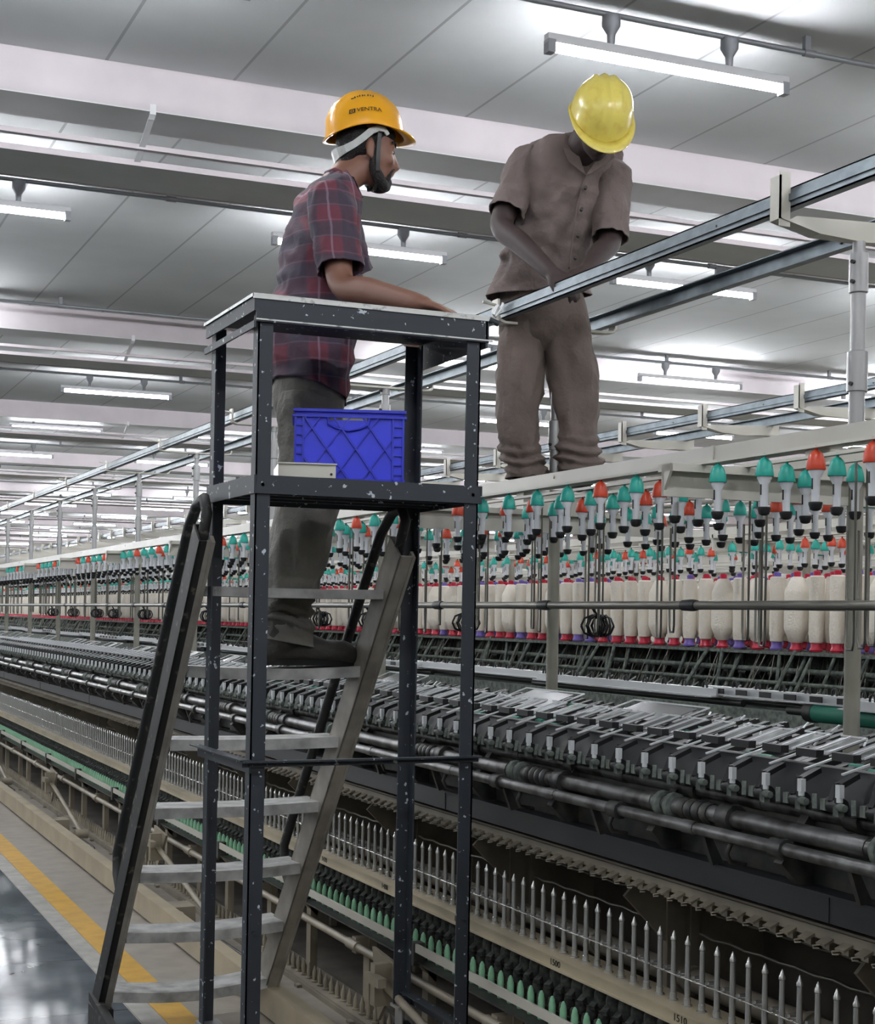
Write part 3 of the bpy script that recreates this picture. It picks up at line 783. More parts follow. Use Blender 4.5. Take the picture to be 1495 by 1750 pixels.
b.box(TX1+.002, TX1+.008, TY0-.008, TY1+.008, 1.835, 1.887); b.box(TX0-.003, TX1+.003, TY1+.002, TY1+.008, 1.835, 1.887)
for q in range(1, 4): b.box(TX0, TX1, TY0+.12*q, TY0+.12*q+.03, 1.842, 1.868)
obj('shelf', b, M_bpaint, pt)
b = MB()
b.box(TX0-.03, TX1+.01, TY0-.008, TY0-.002, 1.066, 1.08); b.box(TX0-.03, TX1+.01, TY0-.03, TY0-.002, 1.080, 1.085)
b.box(TX0-.010, TX0-.004, TY0-.01, TY1+.06, 1.05, 1.085); b.box(TX0-.036, TX0-.004, TY0-.01, TY1+.06, 1.083, 1.087)
obj('brace', b, M_bpaint, pt)
b = MB(); b.box(TX1-.002, TX1+.004, TY0, TY1, .235, .27); b.box(TX1-.03, TX1+.004, TY0, TY1, .27, .274)
obj('brace', b, M_bpaint, pt)
b = MB()
b.path([(TX1+.035, TY0-.01, 2.40), (TX1+.045, TY0-.01, 2.425), (TX1+.05, TY0-.01, 2.43)], .006, n=5); b.path([(TX1+.04, TY0-.01, 2.395), (TX1+.06, TY0-.01, 2.42), (TX1+.065, TY0-.01, 2.44)], .004, n=5)
obj('loose_tie', b, M_silver, pt).__setitem__('label', 'scrap of clear plastic tied at the corner')

# ladder ---------------------------------------------------------
ld = thing('ladder', (1.57, 5.4, 0), 'dusty steel ladder with seven treads leaning behind the black work platform', 'ladder')
def LQ(x, dy, z):
    """point on the ladder plane at climb height z (0..1.8), tapering towards the foot"""
    t = (1.58-z)/1.56; k_ = 1-.075*max(0, t); y = 4.72+1.25*t+dy
    return Vector((x*k_, y*k_, 1.5+(z-1.5)*k_))
def stringer(x0, x1, ztop, zbot, split=.5, hw=.045):
    b = MB(); nrm = Vector((0, .78, .62))
    def bar(xa, xb, o0, o1):
        q = []
        for x in (xa, xb): q += [LQ(x, 0, ztop)+nrm*o0, LQ(x, 0, ztop)+nrm*o1, LQ(x, 0, zbot)+nrm*o1, LQ(x, 0, zbot)+nrm*o0]
        b.add(q, [(0, 1, 2, 3), (7, 6, 5, 4), (0, 4, 5, 1), (1, 5, 6, 2), (2, 6, 7, 3), (3, 7, 4, 0)])
    xm = x0+split*(x1-x0); bar(x0, x0+.006, -hw, hw); bar(x0, x1, hw-.006, hw); bar(x0, xm, -hw, -hw+.006)
    b.m = 1; bar(xm, x1, -hw, -hw+.006); bar(x1-.010, x1, -hw-.004, -hw+.03); return b
obj('stringer', stringer(1.212, 1.262, 1.74, -.02), [M_bpaint2, M_wood], ld, label='stringer painted black')
obj('stringer', stringer(1.868, 1.922, 1.72, .05, .3, .055), [M_wood, M_wood], ld, label='stringer covered in grey dust')
for i in range(7):
    z = 1.58-.2535*i
    if i == 6: z = .045
    b = MB(); n_ = 10; sag = (.002, .010, .004, .003, .008, .012, .020)[i]; ht = .036 if i else .030
    top = []; 
    for q in range(n_+1):
        x = 1.262+(1.875-1.262)*q/n_; dz = -sag*sin(pi*q/n_)+(.012*max(0, q/n_-.6) if i > 2 else 0)
        c = LQ(x, 0, z)+Vector((0, 0, dz)); k2 = .035+.03*(q == n_ and i > 2)*0
        top += [c+Vector((0, -.05, 0)), c+Vector((0, .12, 0)), c+Vector((0, .12, -ht)), c+Vector((0, -.05, -ht))]
    b.add(top, [(q*4+e, (q+1)*4+e, (q+1)*4+(e+1) % 4, q*4+(e+1) % 4) for q in range(n_) for e in range(4)]+[(3, 2, 1, 0), tuple(n_*4+e for e in range(4))])
    obj('tread', b, M_tread, ld)
f0 = LQ(1.237, 0, 0)
b = MB(); b.beam(LQ(1.262, -.02, .0), LQ(1.875, -.02, .012), .03, .010); obj('base_bar', b, M_bpaint2, ld)
b = MB(); b.box(f0.x-.035, f0.x+.04, f0.y-.30, f0.y-.292, 0, .09); b.box(f0.x-.035, f0.x-.03, f0.y-.3, f0.y+.06, 0, .09); b.box(f0.x-.03, f0.x+.035, f0.y-.04, f0.y+.05, 0, .085); b.prism([(f0.x-.034, f0.y-.3, .09), (f0.x-.034, f0.y+.06, .13), (f0.x-.034, f0.y+.06, .1), (f0.x-.034, f0.y-.3, .06)], (.03, 0, 0))
obj('foot_bracket', b, M_bpaint2, ld)
for x in (1.237, 1.885):
    b = MB(); pts = [LQ(x, .0, 1.70), LQ(x, .02, 1.80), LQ(x, .09, 1.845), LQ(x, .16, 1.83), LQ(x, .205, 1.77)]
    pts += [LQ(x, .215+.025*(1.7-z), z) for z in (1.6, 1.3, 1.0, .75)]+[LQ(x, .24, .6), LQ(x, .17, .52), LQ(x, .04, .45)]
    b.path(pts, .0175, n=10)
    obj('handrail', b, [M_bpaint2], ld)

# blue crate -----------------------------------------------------
cr = thing('crate', (1.425, 4.31, 1.888), 'blue plastic crate with diagonal ribs standing on the platform shelf', 'crate')
ca = (1.425, 4.31, 1.888); cr.rotation_euler = (0, 0, radians(-18.5))
cx0, cx1, cy0, cy1, cz0, cz1 = 0, .322, 0, .235, 0, .207
b = MB(); t_ = .006
hx0, hx1, hz0, hz1 = .102, .212, cz1-.045, cz1-.018
for y in (cy0, cy1-t_):
    b.box(cx0, cx1, y, y+t_, cz0, hz0); b.box(cx0, hx0, y, y+t_, hz0, cz1); b.box(hx1, cx1, y, y+t_, hz0, cz1); b.box(hx0, hx1, y, y+t_, hz1, cz1)
b.box(cx0, cx0+t_, cy0, cy1, cz0, cz1); b.box(cx1-t_, cx1, cy0, cy1, cz0, cz1); b.box(cx0, cx1, cy0, cy1, cz0, cz0+t_)
obj('body', b, M_blue, cr, ca)
b = MB(); yf = cy0-.007
def rib(xa, za, xb, zb, w_=.006): b.beam((xa, cy0-.004, za), (xb, cy0-.004, zb), .009, w_, Vector((0, 1, 0)).cross(Vector((xb-xa, 0, zb-za)).normalized()))
b.box(cx0-.004, cx1+.004, yf-.004, cy0, cz1-.022, cz1-.016); b.box(cx0-.004, cx1+.004, yf-.005, cy0, cz1-.006, cz1+.002); b.box(cx0-.002, cx1+.002, yf, cy0, cz0, cz0+.008)
for x in (cx0+.003, cx0+.026, cx1-.034, cx1-.004): b.box(x-.003, x+.003, yf, cy0, cz0, cz1-.018)
for x in (cx0+.014, cx1-.019):
    for q in range(6): z = cz0+.02+.028*q; b.box(x-.012, x+.012, yf, cy0, z, z+.004)
W_ = cx1-cx0-.064; xs = cx0+.03; ztop = cz1-.022
for q in range(-1, 4):
    for up_ in (0, 1):
        pts = [(xs+W_*(q*.33), cz0+.006 if up_ else ztop), (xs+W_*(q*.33+.5), ztop if up_ else cz0+.006)]
        (xa, za), (xb, zb) = pts; k2 = (zb-za)/(xb-xa)
        if xa < xs: za += k2*(xs-xa); xa = xs
        if xb > xs+W_: zb -= k2*(xb-xs-W_); xb = xs+W_
        if xb-xa > .02: rib(xa, za, xb, zb, .003 if up_ else .0055)
b.path([(hx0-.006, cy0-.006, hz1), (hx0-.004, cy0-.006, hz0+.004), (hx0+.02, cy0-.006, hz0-.008), ((hx0+hx1)/2, cy0-.006, hz0-.015), (hx1-.02, cy0-.006, hz0-.008), (hx1+.004, cy0-.006, hz0+.004), (hx1+.006, cy0-.006, hz1)], .0035, n=5)
for x in (cx0, cx1): b.box(x-.006, x+.006, cy0, cy1, cz1-.02, cz1-.014)
obj('ribs', b, M_bluedk, cr, ca)
# cream tray
ta = (1.385, 4.235, 1.888)
tr = thing('cream_tray', ta, 'small cream metal tray lying beside the blue crate on the shelf', 'tray'); tr.rotation_euler = (0, 0, radians(-14))
b = MB(); W_ = .135; b.box(-.03, W_, 0, .20, .0, .004); b.box(-.03, W_, -.004, 0, .002, .040); b.box(-.03, -.025, 0, .2, .002, .04); b.box(W_-.004, W_, 0, .2, .002, .04)
b.box(-.033, W_+.003, -.01, 0, .039, .043)
b.m = 1; b.tube((W_-.013, -.006, .012), (W_-.013, 0, .012), .004, n=8)
obj('tray_body', b, [M_cream, M_ink], tr, ta)

# ================================================================== PEOPLE
def organic(name, mb, mats, parent, voxel=.008, smooth=6, label=None, disp=None):
    o = obj(name, mb, mats, parent)
    r = o.modifiers.new('r', 'REMESH'); r.mode = 'VOXEL'; r.voxel_size = voxel; r.use_smooth_shade = True
    s_ = o.modifiers.new('s', 'SMOOTH'); s_.factor = .5; s_.iterations = smooth
    if disp:
        tx = bpy.data.textures.new('folds', 'CLOUDS'); tx.noise_scale = disp[1]; tx.noise_depth = 1
        d_ = o.modifiers.new('d', 'DISPLACE'); d_.texture = tx; d_.strength = disp[0]; d_.mid_level = .5; d_.texture_coords = 'GLOBAL'
    if label: o['label'] = label
    return o
from mathutils import noise as NZ
def crom(a, b, c, d, t): return .5*((2*b)+(c-a)*t+(2*a-5*b+4*c-d)*t*t+(3*b-a-3*c+d)*t**3)
def cloth(mb, secs, amp=.008, seed=0, fs=(2.2, 7), n=56, k=7, pulls=(), seal=False):
    """open sleeve of cloth through elliptic sections (centre, a, b) with folds and wrinkles"""
    rows = []; L = len(secs); dist = 0; last = None
    for i in range(L-1):
        S4 = [secs[max(i-1, 0)], secs[i], secs[i+1], secs[min(i+2, L-1)]]
        for j in range(k if i < L-2 else k+1):
            t = j/k; rows.append(tuple(crom(S4[0][q], S4[1][q], S4[2][q], S4[3][q], t) for q in range(3))+(i+t,))
    vs = []
    for c, a, b_, u in rows:
        if last is not None: dist += (c-last).length
        last = c
        for q in range(n):
            th = 2*pi*q/n; d = a*cos(th)+b_*sin(th); o = d.normalized()
            v1 = NZ.noise(Vector((cos(th)*fs[0]+seed*3.1, sin(th)*fs[0], dist*fs[1])))
            v2 = 1-2*abs(NZ.noise(Vector((cos(th)*fs[0]*.9+9+seed, sin(th)*fs[0]*.9+dist*5, dist*fs[1]*1.6))))
            v3 = NZ.noise(Vector((cos(th)*4+seed, sin(th)*4, dist*fs[1]*2.5)))
            f_ = amp*(1.1*v1+.9*(v2-.6)+.5*v3)
            for (u0, w_, k_) in pulls: f_ += amp*k_*math.exp(-((u-u0)/w_)**2)*sin(dist*150+2.0*sin(th*2+seed))
            vs.append(c+d+o*f_)
    m_ = len(rows)
    mb.add(vs, [(i*n+q, i*n+(q+1) % n, (i+1)*n+(q+1) % n, (i+1)*n+q) for i in range(m_-1) for q in range(n)], True)
def cloth_obj(name, mb, mats, parent, label=None, thick=.004):
    o = obj(name, mb, mats, parent); sd = o.modifiers.new('t', 'SOLIDIFY'); sd.thickness = thick; sd.offset = 0
    if label: o['label'] = label
    return o
def ring(c, axis, ra, rb, ref):
    axis = axis.normalized(); a = (ref-axis*ref.dot(axis)).normalized(); b_ = axis.cross(a); return (c, a*ra, b_*rb)
def head(mb, c, R):
    """skull, face, ears, neck root in local coords x forward, y left, z up"""
    def E(p, r): mb.ell(c+R @ Vector(p), r, R)
    def L(ps, rs): mb.limb([c+R @ Vector(p) for p in ps], rs, n=10)
    E((-.008, 0, .045), (.098, .077, .092)); E((.028, 0, -.005), (.068, .064, .088)); E((.03, 0, -.06), (.058, .052, .05))
    E((.062, 0, -.088), (.026, .028, .022)); E((.0, 0, -.05), (.06, .058, .045))
    E((.082, 0, .028), (.014, .042, .012))                               # brow
    L([(.086, 0, .018), (.098, 0, -.010), (.108, 0, -.034)], [.009, .010, .0125])   # nose
    E((.096, .012, -.036), (.011, .008, .008)); E((.096, -.012, -.036), (.011, .008, .008))
    E((.090, 0, -.052), (.013, .024, .006)); E((.087, 0, -.063), (.013, .021, .007))
    for s_ in (1, -1):
        E((.066, s_*.036, -.022), (.024, .02, .02)); E((-.006, s_*.078, -.008), (.018, .008, .032)); E((.0, s_*.081, -.03), (.009, .006, .012))
def helmet(parent, c, R, m_, name='helmet', label=None, peak=.032):
    """hard hat shell in head coords"""
    b = MB(); n = 48; mm = 18; vs = []
    def shell(off):
        out = []
        for j in range(mm+1):
            t = j/mm*pi/2
            for k_ in range(n):
                ph = 2*pi*k_/n
                x, y, z = .137*cos(t)**.8*cos(ph), .113*cos(t)**.8*sin(ph), .149*sin(t)
                bump = 0
                if z > .03:
                    q = abs(y); kx = min(1, (z-.03)/.03)
                    bump = .006*kx*(math.exp(-((q-.0)/.010)**2)+math.exp(-((q-.033)/.008)**2))
                sc = 1+(bump+off)/.125
                z0 = .040+(.022*abs(sin(ph))**2-.006*abs(cos(ph)))*(1-t/(pi/2))
                out.append(c+R @ Vector((x*sc, y*sc, z*sc+z0)))
        return out
    a = shell(0); i_ = shell(-.004); fs = [(j*n+k_, j*n+(k_+1) % n, (j+1)*n+(k_+1) % n, (j+1)*n+k_) for j in range(mm) for k_ in range(n)]
    b.add(a, fs, True); b.add(i_, [tuple(reversed(f)) for f in fs], True)
    # rim and peak
    vs = []
    prof = [(0, -.002), (1, -.006), (1, -.010), (0, -.008)]
    for k_ in range(n):
        ph = 2*pi*k_/n; fr = max(0, cos(ph))**2; ext = .010+peak*fr
        x, y = .137*cos(ph), .113*sin(ph); nx, ny = cos(ph), sin(ph)*(1-fr*.3)
        z0 = .040+.022*abs(sin(ph))**2-.006*abs(cos(ph))
        for (e, dz) in prof:
            vs.append(c+R @ Vector((x*.985+nx*ext*e, y*.985+ny*ext*e, z0+dz-fr*e*.004+.004)))
    b.add(vs, [(k_*4+q, ((k_+1) % n)*4+q, ((k_+1) % n)*4+(q+1) % 4, k_*4+(q+1) % 4) for k_ in range(n) for q in range(4)], True)
    o = obj(name, b, m_, parent)
    if label: o['label'] = label
    return o
def hand(mb, wrist, d, nrm, side, curl, sc=1.0):
    """wrist point, d = direction of the fingers, nrm = back-of-hand normal, side=+1 thumb on d x nrm side"""
    d = d.normalized(); nrm = (nrm-d*nrm.dot(d)).normalized(); s_ = d.cross(nrm).normalized()*side
    Rm = Matrix((d, s_, nrm)).transposed()
    mb.ell(wrist+d*.045*sc, (.052*sc, .040*sc, .016*sc), Rm); mb.limb([wrist-d*.02*sc, wrist+d*.02*sc], [.026*sc, .028*sc])
    for q, (off, ln) in enumerate(((.030, .072), (.010, .080), (-.010, .075), (-.029, .060))):
        p = wrist+d*(.082-abs(off)*.2)*sc+s_*off*sc; pts = [p-d*.03*sc, p]; a = curl*.35
        for seg in (.42, .32, .26):
            a += curl*(.55 if seg < .42 else .3)
            p = p+(d*cos(a)-nrm*sin(a)+s_*off*1.5*(1-curl*.6))*ln*seg*sc; pts.append(p)
        mb.limb(pts, [.010*sc, .0098*sc, .0092*sc, .0085*sc, .0075*sc], n=8)
    p = wrist+d*.02*sc+s_*.028*sc
    mb.limb([p, p+(d*.03+s_*.022-nrm*.006)*sc, p+(d*.055+s_*.030-nrm*.014)*sc, p+(d*.075+s_*.030-nrm*.022)*sc], [.014*sc, .012*sc, .0105*sc, .008*sc], n=8)

# ---- worker 1, profile, plaid shirt, on the ladder
YB1 = 4.97
X_ = Vector((1, 0, 0)); Y_ = Vector((0, 1, 0)); Z_ = Vector((0, 0, 1))
w1 = thing('person', (1.62, 4.95, 1.33), 'person in maroon plaid shirt and amber helmet standing on the ladder behind the platform', 'person')
mpp = .98/2650*5.13/CT*CT  # metres per pixel near him
body = MB()
hc = PY(627, 262, YB1+.0)
Rh = Euler((0, radians(4), radians(-8)), 'XYZ').to_matrix()
head(body, hc, Rh)
sh_r = PY(566, 352, 4.80); el_r = PY(585, 487, 4.70); wr_r = PY(716, 518, 4.36)
sh_l = PY(566, 350, 5.15); el_l = PY(610, 500, 5.22); wr_l = PY(722, 598, 4.80)
body.limb([hc+Rh @ Vector((-.02, 0, -.05)), PY(588, 305, YB1), PY(570, 335, YB1)], [.058, .058, .075])
body.loft([(PY(568, 330, YB1), X_*.05, Y_*.09), (PY(560, 360, YB1), X_*.09, Y_*.16), (PY(550, 430, YB1), X_*.105, Y_*.15), (PY(540, 540, YB1), X_*.09, Y_*.13), (PY(530, 640, YB1), X_*.08, Y_*.12), (PY(530, 690, YB1), X_*.07, Y_*.11)])
body.limb([sh_r, sh_r*.5+el_r*.5, el_r, el_r*.65+wr_r*.35, wr_r], [.056, .050, .043, .044, .029])
body.limb([sh_l, sh_l*.5+el_l*.5, el_l, el_l*.6+wr_l*.4, wr_l], [.056, .048, .041, .040, .028])
hand(body, wr_r, PY(792, 535, 4.25)-wr_r, Vector((0, -.1, 1)), -1, .22, .95)
hand(body, wr_l, PY(772, 612, 4.5)-wr_l, Vector((.2, -.5, -.8)), 1, .6, .95)
hip = PY(527, 690, YB1)
for yy, kx, ax in ((YB1-.075, (525, 880), (490, 1090)), (YB1+.03, (528, 880), (478, 1090))):
    body.limb([PY(530, 690, yy), PY(kx[0], kx[1], yy), PY(ax[0], ax[1], yy)], [.055, .05, .03])
organic('body', body, M_skin1, w1, .0075, 4)
# face details
fd = MB()
for s_ in (1, -1): fd.ell(hc+Rh @ Vector((.079, s_*.030, .006)), (.009, .010, .006), Rh); 
obj('eye', fd, M_eye, w1)
fd = MB()
for s_ in (1, -1):
    fd.ell(hc+Rh @ Vector((.0855, s_*.031, .006)), (.004, .006, .006), Rh)
    fd.limb([hc+Rh @ Vector((.094, s_*.012, .033)), hc+Rh @ Vector((.091, s_*.03, .041)), hc+Rh @ Vector((.075, s_*.05, .036))], [.004, .005, .003], n=6)
obj('eyebrow', fd, M_hair, w1)
fd = MB()
def LH(ps, rs, mb): mb.limb([hc+Rh @ Vector(p) for p in ps], rs, n=8)
for s_ in (1, -1):
    LH([(.012, s_*.070, .02), (.012, s_*.068, -.02), (.016, s_*.060, -.06), (.036, s_*.048, -.09), (.060, s_*.024, -.105), (.075, 0, -.105)], [.010, .012, .019, .023, .02, .018], fd)
    LH([(.101, 0, -.042), (.096, s_*.016, -.046), (.085, s_*.028, -.06), (.075, s_*.03, -.085)], [.0055, .005, .005, .010], fd)
fd.ell(hc+Rh @ Vector((.082, 0, -.09)), (.014, .02, .018), Rh)
organic('beard', fd, M_beard, w1, .005, 3)
fd = MB(); fd.ell(hc+Rh @ Vector((-.03, 0, .035)), (.083, .081, .082), Rh); fd.ell(hc+Rh @ Vector((.030, 0, .066)), (.066, .076, .034), Rh)
for s_ in (1, -1): LH([(.03, s_*.068, .06), (.018, s_*.073, .035), (.012, s_*.072, .01)], [.016, .013, .007], fd); LH([(-.06, s_*.05, .0), (-.075, s_*.03, -.045)], [.03, .022], fd)
organic('hair', fd, M_hair, w1, .006, 3)
Rk = Euler((0, radians(-4), radians(-8)), 'XYZ').to_matrix()
hl = helmet(w1, hc+Rh @ Vector((-.006, 0, .009)), Rk, M_hel1, label='glossy amber hard hat')
me = text_mesh('VENTRA', .021); me.materials.append(M_ink)
sqr = MB(); sqr.box(-.058, -.054, -.008, .008, 0, .0005); sqr.box(-.042, -.038, -.008, .008, 0, .0005); sqr.box(-.058, -.038, .005, .008, 0, .0005); sqr.box(-.058, -.038, -.008, -.005, 0, .0005); sqr.box(-.051, -.045, -.002, .002, 0, .0005)
def onhelmet(x, y, z, zc, k_=1):
    a = -pi/2+(x-.006)/.118; t = math.asin(min(.99, (zc+y)/.149))
    return hc+Rh @ Vector((-.006, 0, .009))+Rk @ (Vector((.137*cos(t)**.8*cos(a), .113*cos(t)**.8*sin(a), .149*sin(t)+.040+(.022*sin(a)**2-.006*abs(cos(a)))*(1-t/(pi/2))))+Vector((0, -.0062-z, 0)))
for v in me.vertices: v.co = onhelmet(v.co.x, v.co.y, v.co.z, .050)
o = link('lettering', me, hl)
sqr.v = [tuple(onhelmet(x-.006, y, z, .050)) for x, y, z in sqr.v]; obj('emblem', sqr, M_ink, hl)
dm = MB()
for q, (x, y) in enumerate([(-.072, .035), (-.06, .038), (-.050, .040), (-.03, .042), (-.022, .042), (-.008, .042), (.002, .041), (.012, .039), (-.066, .035), (-.041, .042)]):
    p = onhelmet(x+.01, y, 0, .068); dm.ell(p, (.0028, .0012, .0035 if q % 2 else .0022), n=6, m=4)
obj('ink_mark', dm, M_ink, hl)
# harness strap (white) and black chin strap
def band(parent, name, pts, wid, m_, c, R, thick=.003, label=None):
    b = MB(); P = [c+R @ Vector(p) for p in pts]; vs = []
    for i, p in enumerate(P):
        d = (P[min(i+1, len(P)-1)]-P[max(i-1, 0)]).normalized(); out = (p-c-R @ Vector((0, 0, .02))); out = (out-d*out.dot(d)).normalized(); s2 = d.cross(out)
        w_ = wid[i] if isinstance(wid, list) else wid
        vs += [p+s2*w_, p+s2*w_+out*thick, p-s2*w_+out*thick, p-s2*w_]
    b.add(vs, [(i*4+q, i*4+(q+1) % 4, (i+1)*4+(q+1) % 4, (i+1)*4+q) for i in range(len(P)-1) for q in range(4)]+[(0, 3, 2, 1), tuple(len(vs)-4+q for q in range(4))])
    o = obj(name, b, m_, parent)
    if label: o['label'] = label
for s_ in (-1, 1):
    band(hl, 'harness', [(.048, s_*.088, .045), (.035, s_*.090, .060), (.012, s_*.092, .060), (-.012, s_*.092, .046), (-.035, s_*.088, .022), (-.062, s_*.080, -.002), (-.088, s_*.065, -.018), (-.106, s_*.04, -.026), (-.112, 0, -.028)],
         [.009, .011, .011, .012, .012, .012, .013, .017, .019], M_strap, hc, Rh, label='white plastic harness band')
    band(hl, 'chin_strap', [(.020, s_*.086, .055), (.020, s_*.082, .01), (.022, s_*.080, -.04), (.026, s_*.074, -.075), (.030, s_*.05, -.112), (.034, 0, -.122)], .0075, M_black, hc, Rh, label='black chin strap')
# shirt
sh = MB()
SW = [(577, 298, .038, .055), (572, 306, .052, .085), (564, 320, .072, .135), (557, 348, .098, .178), (553, 400, .117, .185), (547, 450, .127, .18), (542, 500, .134, .175), (534, 560, .142, .17), (530, 610, .140, .172), (526, 648, .133, .172)]
secs = [(PY(px, py, YB1), X_*a, Y_*b_) for px, py, a, b_ in SW]
tilt = Vector((.93, 0, -.30)).normalized()
secs.append((PY(524, 668, YB1), tilt*.136, Y_*.172))
cloth(sh, secs, .014, 1, (1.8, 8), 72, 8)
for s0, e0, sd in ((sh_r, el_r, 4), (sh_l, el_l, 8)):
    dd = (e0-s0).normalized(); q = s0+(e0-s0)*.70; p0 = s0-dd*.03+Z_*.01
    cloth(sh, [ring(p0-dd*.045+Y_*.03*(1 if sd == 4 else -1), dd, .020, .030, X_), ring(p0-dd*.02, dd, .056, .056, X_), ring(p0+dd*.02, dd, .078, .068, X_), ring(s0*.5+q*.5, dd, .080, .068, X_), ring(q, dd, .076, .066, X_), ring(q+dd*.03, dd, .078, .067, X_)], .009, sd, (1.6, 9), 40, 6)
cloth_obj('shirt', sh, M_plaid, w1, 'maroon and grey plaid short sleeved shirt')
cl = MB()
cp = PY(580, 314, YB1)
for s_ in (-1, 1):
    cl.prism([cp+Vector((-.035, s_*.05, .025)), cp+Vector((.02, s_*.078, .005)), cp+Vector((.062, s_*.06, -.055)), cp+Vector((.05, s_*.02, -.075)), cp+Vector((.035, s_*.055, -.0))], (0, s_*.006, 0))
    cl.path([cp+Vector((-.045, 0, .028)), cp+Vector((-.032, s_*.04, .030)), cp+Vector((0, s_*.066, .01)), cp+Vector((.045, s_*.05, -.04)), cp+Vector((.058, s_*.01, -.08))], .011, n=8)
obj('collar', cl, M_plaid, w1)
tr1 = MB()
cloth(tr1, [(PY(526, 630, YB1), X_*.108, Y_*.145), (PY(526, 660, YB1), X_*.112, Y_*.15), (PY(527, 690, YB1), X_*.116, Y_*.155), (PY(528, 712, YB1), X_*.10, Y_*.13), (PY(528, 740, YB1), X_*.05, Y_*.06)], .005, 2, k=5)
for yy, off in ((YB1-.080, 0), (YB1+.045, 1)):
    LG = [(530, 672, .092, .072), (530, 700, .108, .080), (531, 740, .104, .085), (529, 800, .102, .09), (525, 870, .100, .09), (511, 945, .096, .085), (499, 1005, .082, .075), (492, 1050, .074, .072), (493, 1078, .080, .076), (494, 1100, .088, .080)]
    cloth(tr1, [(PY(px-off*max(0, py-850)*.06, py, yy), X_*a+Z_*(-.015 if py > 1060 else 0), Y_*b_) for px, py, a, b_ in LG], .010, yy*9, (1.4, 6), 48, 7, pulls=((6.6, .8, .8), (7.4, .6, .9)))
cloth_obj('trousers', tr1, M_trs1, w1)
for yy, off in ((YB1-.085, 0), (YB1+.04, -14)):
    bt = MB(); zb = 1.3285
    a0 = PY(490+off, 1075, yy); x0 = a0.x
    bt.limb([(x0-.01, yy, zb+.17), (x0-.015, yy, zb+.09)], [.062, .064])
    bt.loft([((x0-.085, yy, zb+.04), Z_*.035, Y_*.03), ((x0-.06, yy, zb+.055), Z_*.055, Y_*.044), ((x0+.0, yy, zb+.055), Z_*.055, Y_*.045), ((x0+.07, yy, zb+.056), Z_*.056, Y_*.047), ((x0+.14, yy, zb+.042), Z_*.042, Y_*.052), ((x0+.20, yy, zb+.042), Z_*.042, Y_*.050), ((x0+.235, yy, zb+.036), Z_*.034, Y_*.038), ((x0+.25, yy, zb+.03), Z_*.02, Y_*.02)])
    o = organic('boot', bt, M_boot, w1, .007, 3)
    sl = MB(); sl.loft([((x0+.08, yy, zb), X_*.165, Y_*.046), ((x0+.08, yy, zb+.018), X_*.168, Y_*.049)]); obj('sole', sl, M_black, w1)

# ---- worker 2, bending over, facing the camera
w2 = thing('person', PD(945, 812, 6.0), 'person in taupe shirt and trousers with pale yellow helmet, bent over the galvanised rail', 'person')
hx = rt.copy(); fr2 = -fw.copy()
body = MB(); c2 = PD(1023, 212, 5.62)
fdir = (-fw*.62+rt*.13-up*.77).normalized(); lft = (up.cross(fdir)).normalized()
lft = (lft+up*.06).normalized(); upv = fdir.cross(lft).normalized()
R2 = Matrix((fdir, lft, upv)).transposed()
head(body, c2, R2)
body.limb([c2+R2 @ Vector((-.03, 0, -.04)), PD(996, 250, 5.74), PD(985, 280, 5.85)], [.062, .062, .08])
s_r = PD(900, 280, 5.88); e_r = PD(857, 385, 5.80); k_r = PD(942, 466, 5.56)
s_l = PD(1044, 298, 5.86); e_l = PD(1042, 412, 5.80); k_l = PD(1002, 462, 5.62)
body.limb([s_r, (s_r+e_r)/2, e_r, e_r*.6+k_r*.4, k_r], [.055, .05, .044, .042, .03])
body.limb([s_l, (s_l+e_l)/2, e_l, e_l*.6+k_l*.4, k_l], [.055, .05, .044, .042, .03])
hand(body, k_r, PD(985, 490, 5.5)-k_r, up*.6-fw*.6, 1, .7)
hand(body, k_l, PD(975, 478, 5.55)-k_l, up*.6-fw*.6, -1, .7)
body.loft([(PD(980, 280, 5.86), hx*.14, fw*.08), (PD(970, 340, 5.90), hx*.14, fw*.07), (PD(948, 420, 5.96), hx*.11, fw*.06), (PD(930, 520, 6.0), hx*.11, fw*.07), (PD(930, 560, 6.0), hx*.11, fw*.07)])
for a, k1, an in (((893, 575), (888, 690), (900, 812)), ((970, 575), (982, 690), (992, 805))):
    body.limb([PD(a[0], a[1], 6.0), PD(k1[0], k1[1], 5.97), PD(an[0], an[1], 6.02)], [.055, .05, .04])
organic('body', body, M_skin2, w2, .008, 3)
hr = MB(); hr.ell(c2+R2 @ Vector((-.03, 0, .035)), (.084, .082, .083), R2); organic('hair', hr, M_hair, w2, .008, 2)
helmet(w2, c2+R2 @ Vector((.004, 0, -.016)), R2, M_hel2, label='pale yellow hard hat', peak=.046)
sh = MB()
SW = [(990, 236, .090, .06, 5.82), (984, 242, .135, .09, 5.86), (978, 252, .172, .115, 5.88), (973, 272, .190, .13, 5.88), (970, 300, .186, .135, 5.88), (966, 335, .174, .135, 5.88), (958, 372, .164, .13, 5.90), (947, 405, .163, .13, 5.92), (933, 437, .172, .13, 5.95), (927, 460, .175, .135, 5.97), (921, 485, .190, .135, 5.98), (917, 507, .195, .135, 5.98)]
tl = (hx+up*.05).normalized()
cloth(sh, [(PD(px, py, d_), (tl if py > 460 else hx)*a, fw*b_) for px, py, a, b_, d_ in SW], .019, 3, (1.9, 7), 84, 8)
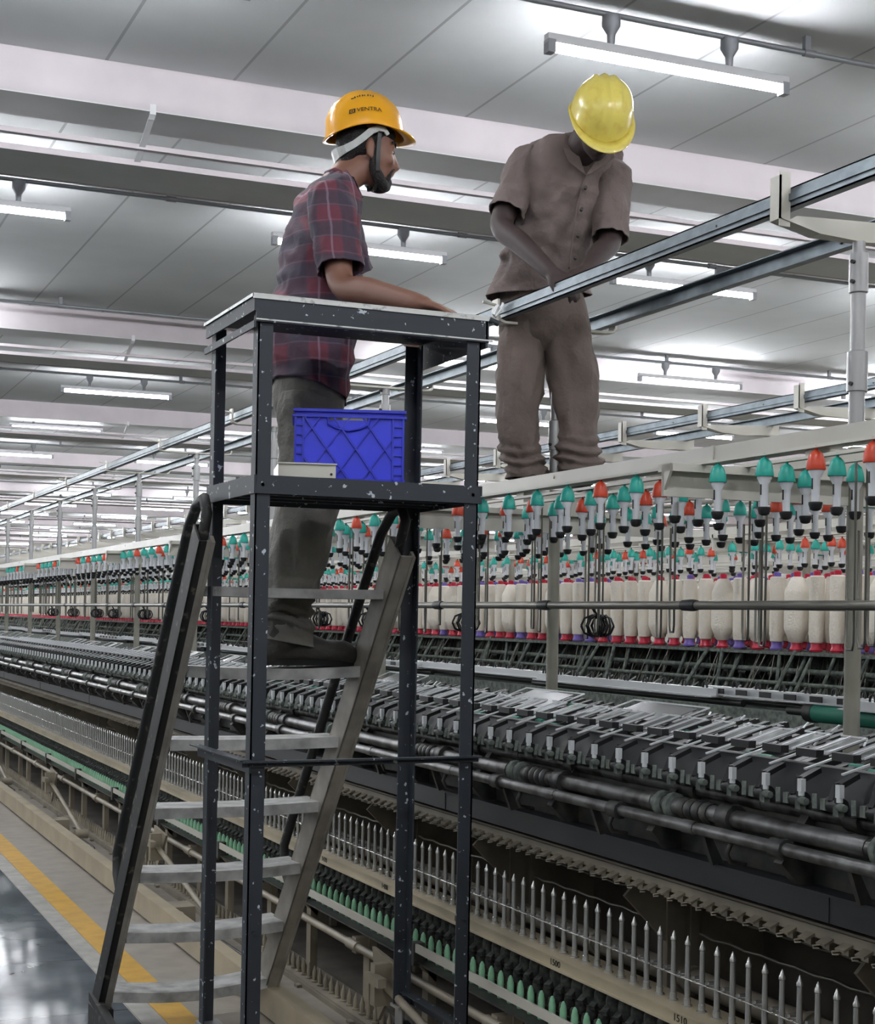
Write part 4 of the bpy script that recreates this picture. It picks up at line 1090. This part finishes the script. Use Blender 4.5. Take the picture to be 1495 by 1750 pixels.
for s0, e0, f_, sd in ((s_r, e_r, .78, 5), (s_l, e_l, .92, 6)):
    dd = (e0-s0).normalized(); q = s0+(e0-s0)*f_; sg = 1 if sd == 5 else -1
    cloth(sh, [ring(s0-dd*.06+hx*.05*sg, dd, .03, .05, hx), ring(s0-dd*.035+hx*.02*sg, dd, .062, .07, hx), ring(s0+dd*.02, dd, .074, .078, hx), ring(s0*.5+q*.5, dd, .070, .08, hx), ring(q-dd*.03, dd, .064, .078, hx), ring(q+dd*.01, dd, .068, .082, hx)], .010, sd, (1.5, 8), 44, 6)
# front closing edge
line = [(1001, 299), (994, 322), (988, 345), (984, 372), (980, 398), (976, 428), (973, 456)]
cloth_obj('shirt', sh, M_shirt2, w2, 'taupe short sleeved button shirt')
cl = MB()
for P_ in ([(966, 226), (962, 250), (972, 276), (994, 294), (1001, 299), (990, 268), (978, 240)], [(1046, 254), (1050, 268), (1032, 282), (1008, 297), (1001, 299), (1018, 276), (1036, 256)]):
    cl.prism([PD(x, y, 5.705+(.03 if y < 245 else 0)) for x, y in P_], fw*.010)
obj('collar', cl, M_shirt2, w2)
pk = MB(); W3 = [PD(x, y, 5.728) for x, y in line]
for a, b_ in zip(W3, W3[1:]): pk.beam(a+fw*.02, b_+fw*.02, .004, .03, -fw)
obj('placket', pk, M_trs2, w2)
for x, y in ((1001, 320), (994, 357), (988, 402), (984, 440)):
    bb = MB(); p = PD(x, y, 5.722); bb.tube(p+fw*.02, p-fw*.004, .006, n=8); obj('button', bb, M_boot, w2)
t2 = MB()
cloth(t2, [(PD(925, 490, 5.98), hx*.155, fw*.115), (PD(928, 520, 5.99), hx*.165, fw*.12), (PD(930, 560, 6.0), hx*.176, fw*.12), (PD(931, 580, 6.0), hx*.160, fw*.105), (PD(931, 604, 6.0), hx*.06, fw*.05)], .006, 4, (1.5, 6), 56, 6)
L1 = [(894, 545, .084, .10), (894, 575, .092, .105), (889, 625, .094, .10), (886, 680, .088, .095), (885, 730, .080, .09), (891, 775, .076, .088), (898, 800, .080, .09), (901, 818, .086, .095)]
L2 = [(968, 545, .084, .10), (970, 575, .092, .105), (977, 625, .094, .10), (981, 680, .090, .095), (983, 725, .080, .09), (986, 765, .082, .088), (990, 790, .086, .09), (991, 806, .086, .095)]
for LG, sd in ((L1, 2), (L2, 7)):
    cloth(t2, [(PD(px, py, 5.99), hx*a, fw*b_) for px, py, a, b_ in LG], .012, sd, (1.4, 5), 48, 7, pulls=((5.2, .7, .9), (5.9, .5, .9)))
cloth_obj('trousers', t2, M_trs2, w2)
for px, py in ((904, 822), (990, 812)):
    bt = MB(); p = PD(px, py, 6.02); p.z = 1.99
    bt.loft([(p+fw*.10+up*.04, up*.03, rt*.03), (p+fw*.05+up*.05, up*.05, rt*.045), (p+up*.045, up*.045, rt*.047), (p-fw*.08+up*.035, up*.035, rt*.05), (p-fw*.13+up*.028, up*.024, rt*.03)])
    organic('boot', bt, M_boot, w2, .008, 3)
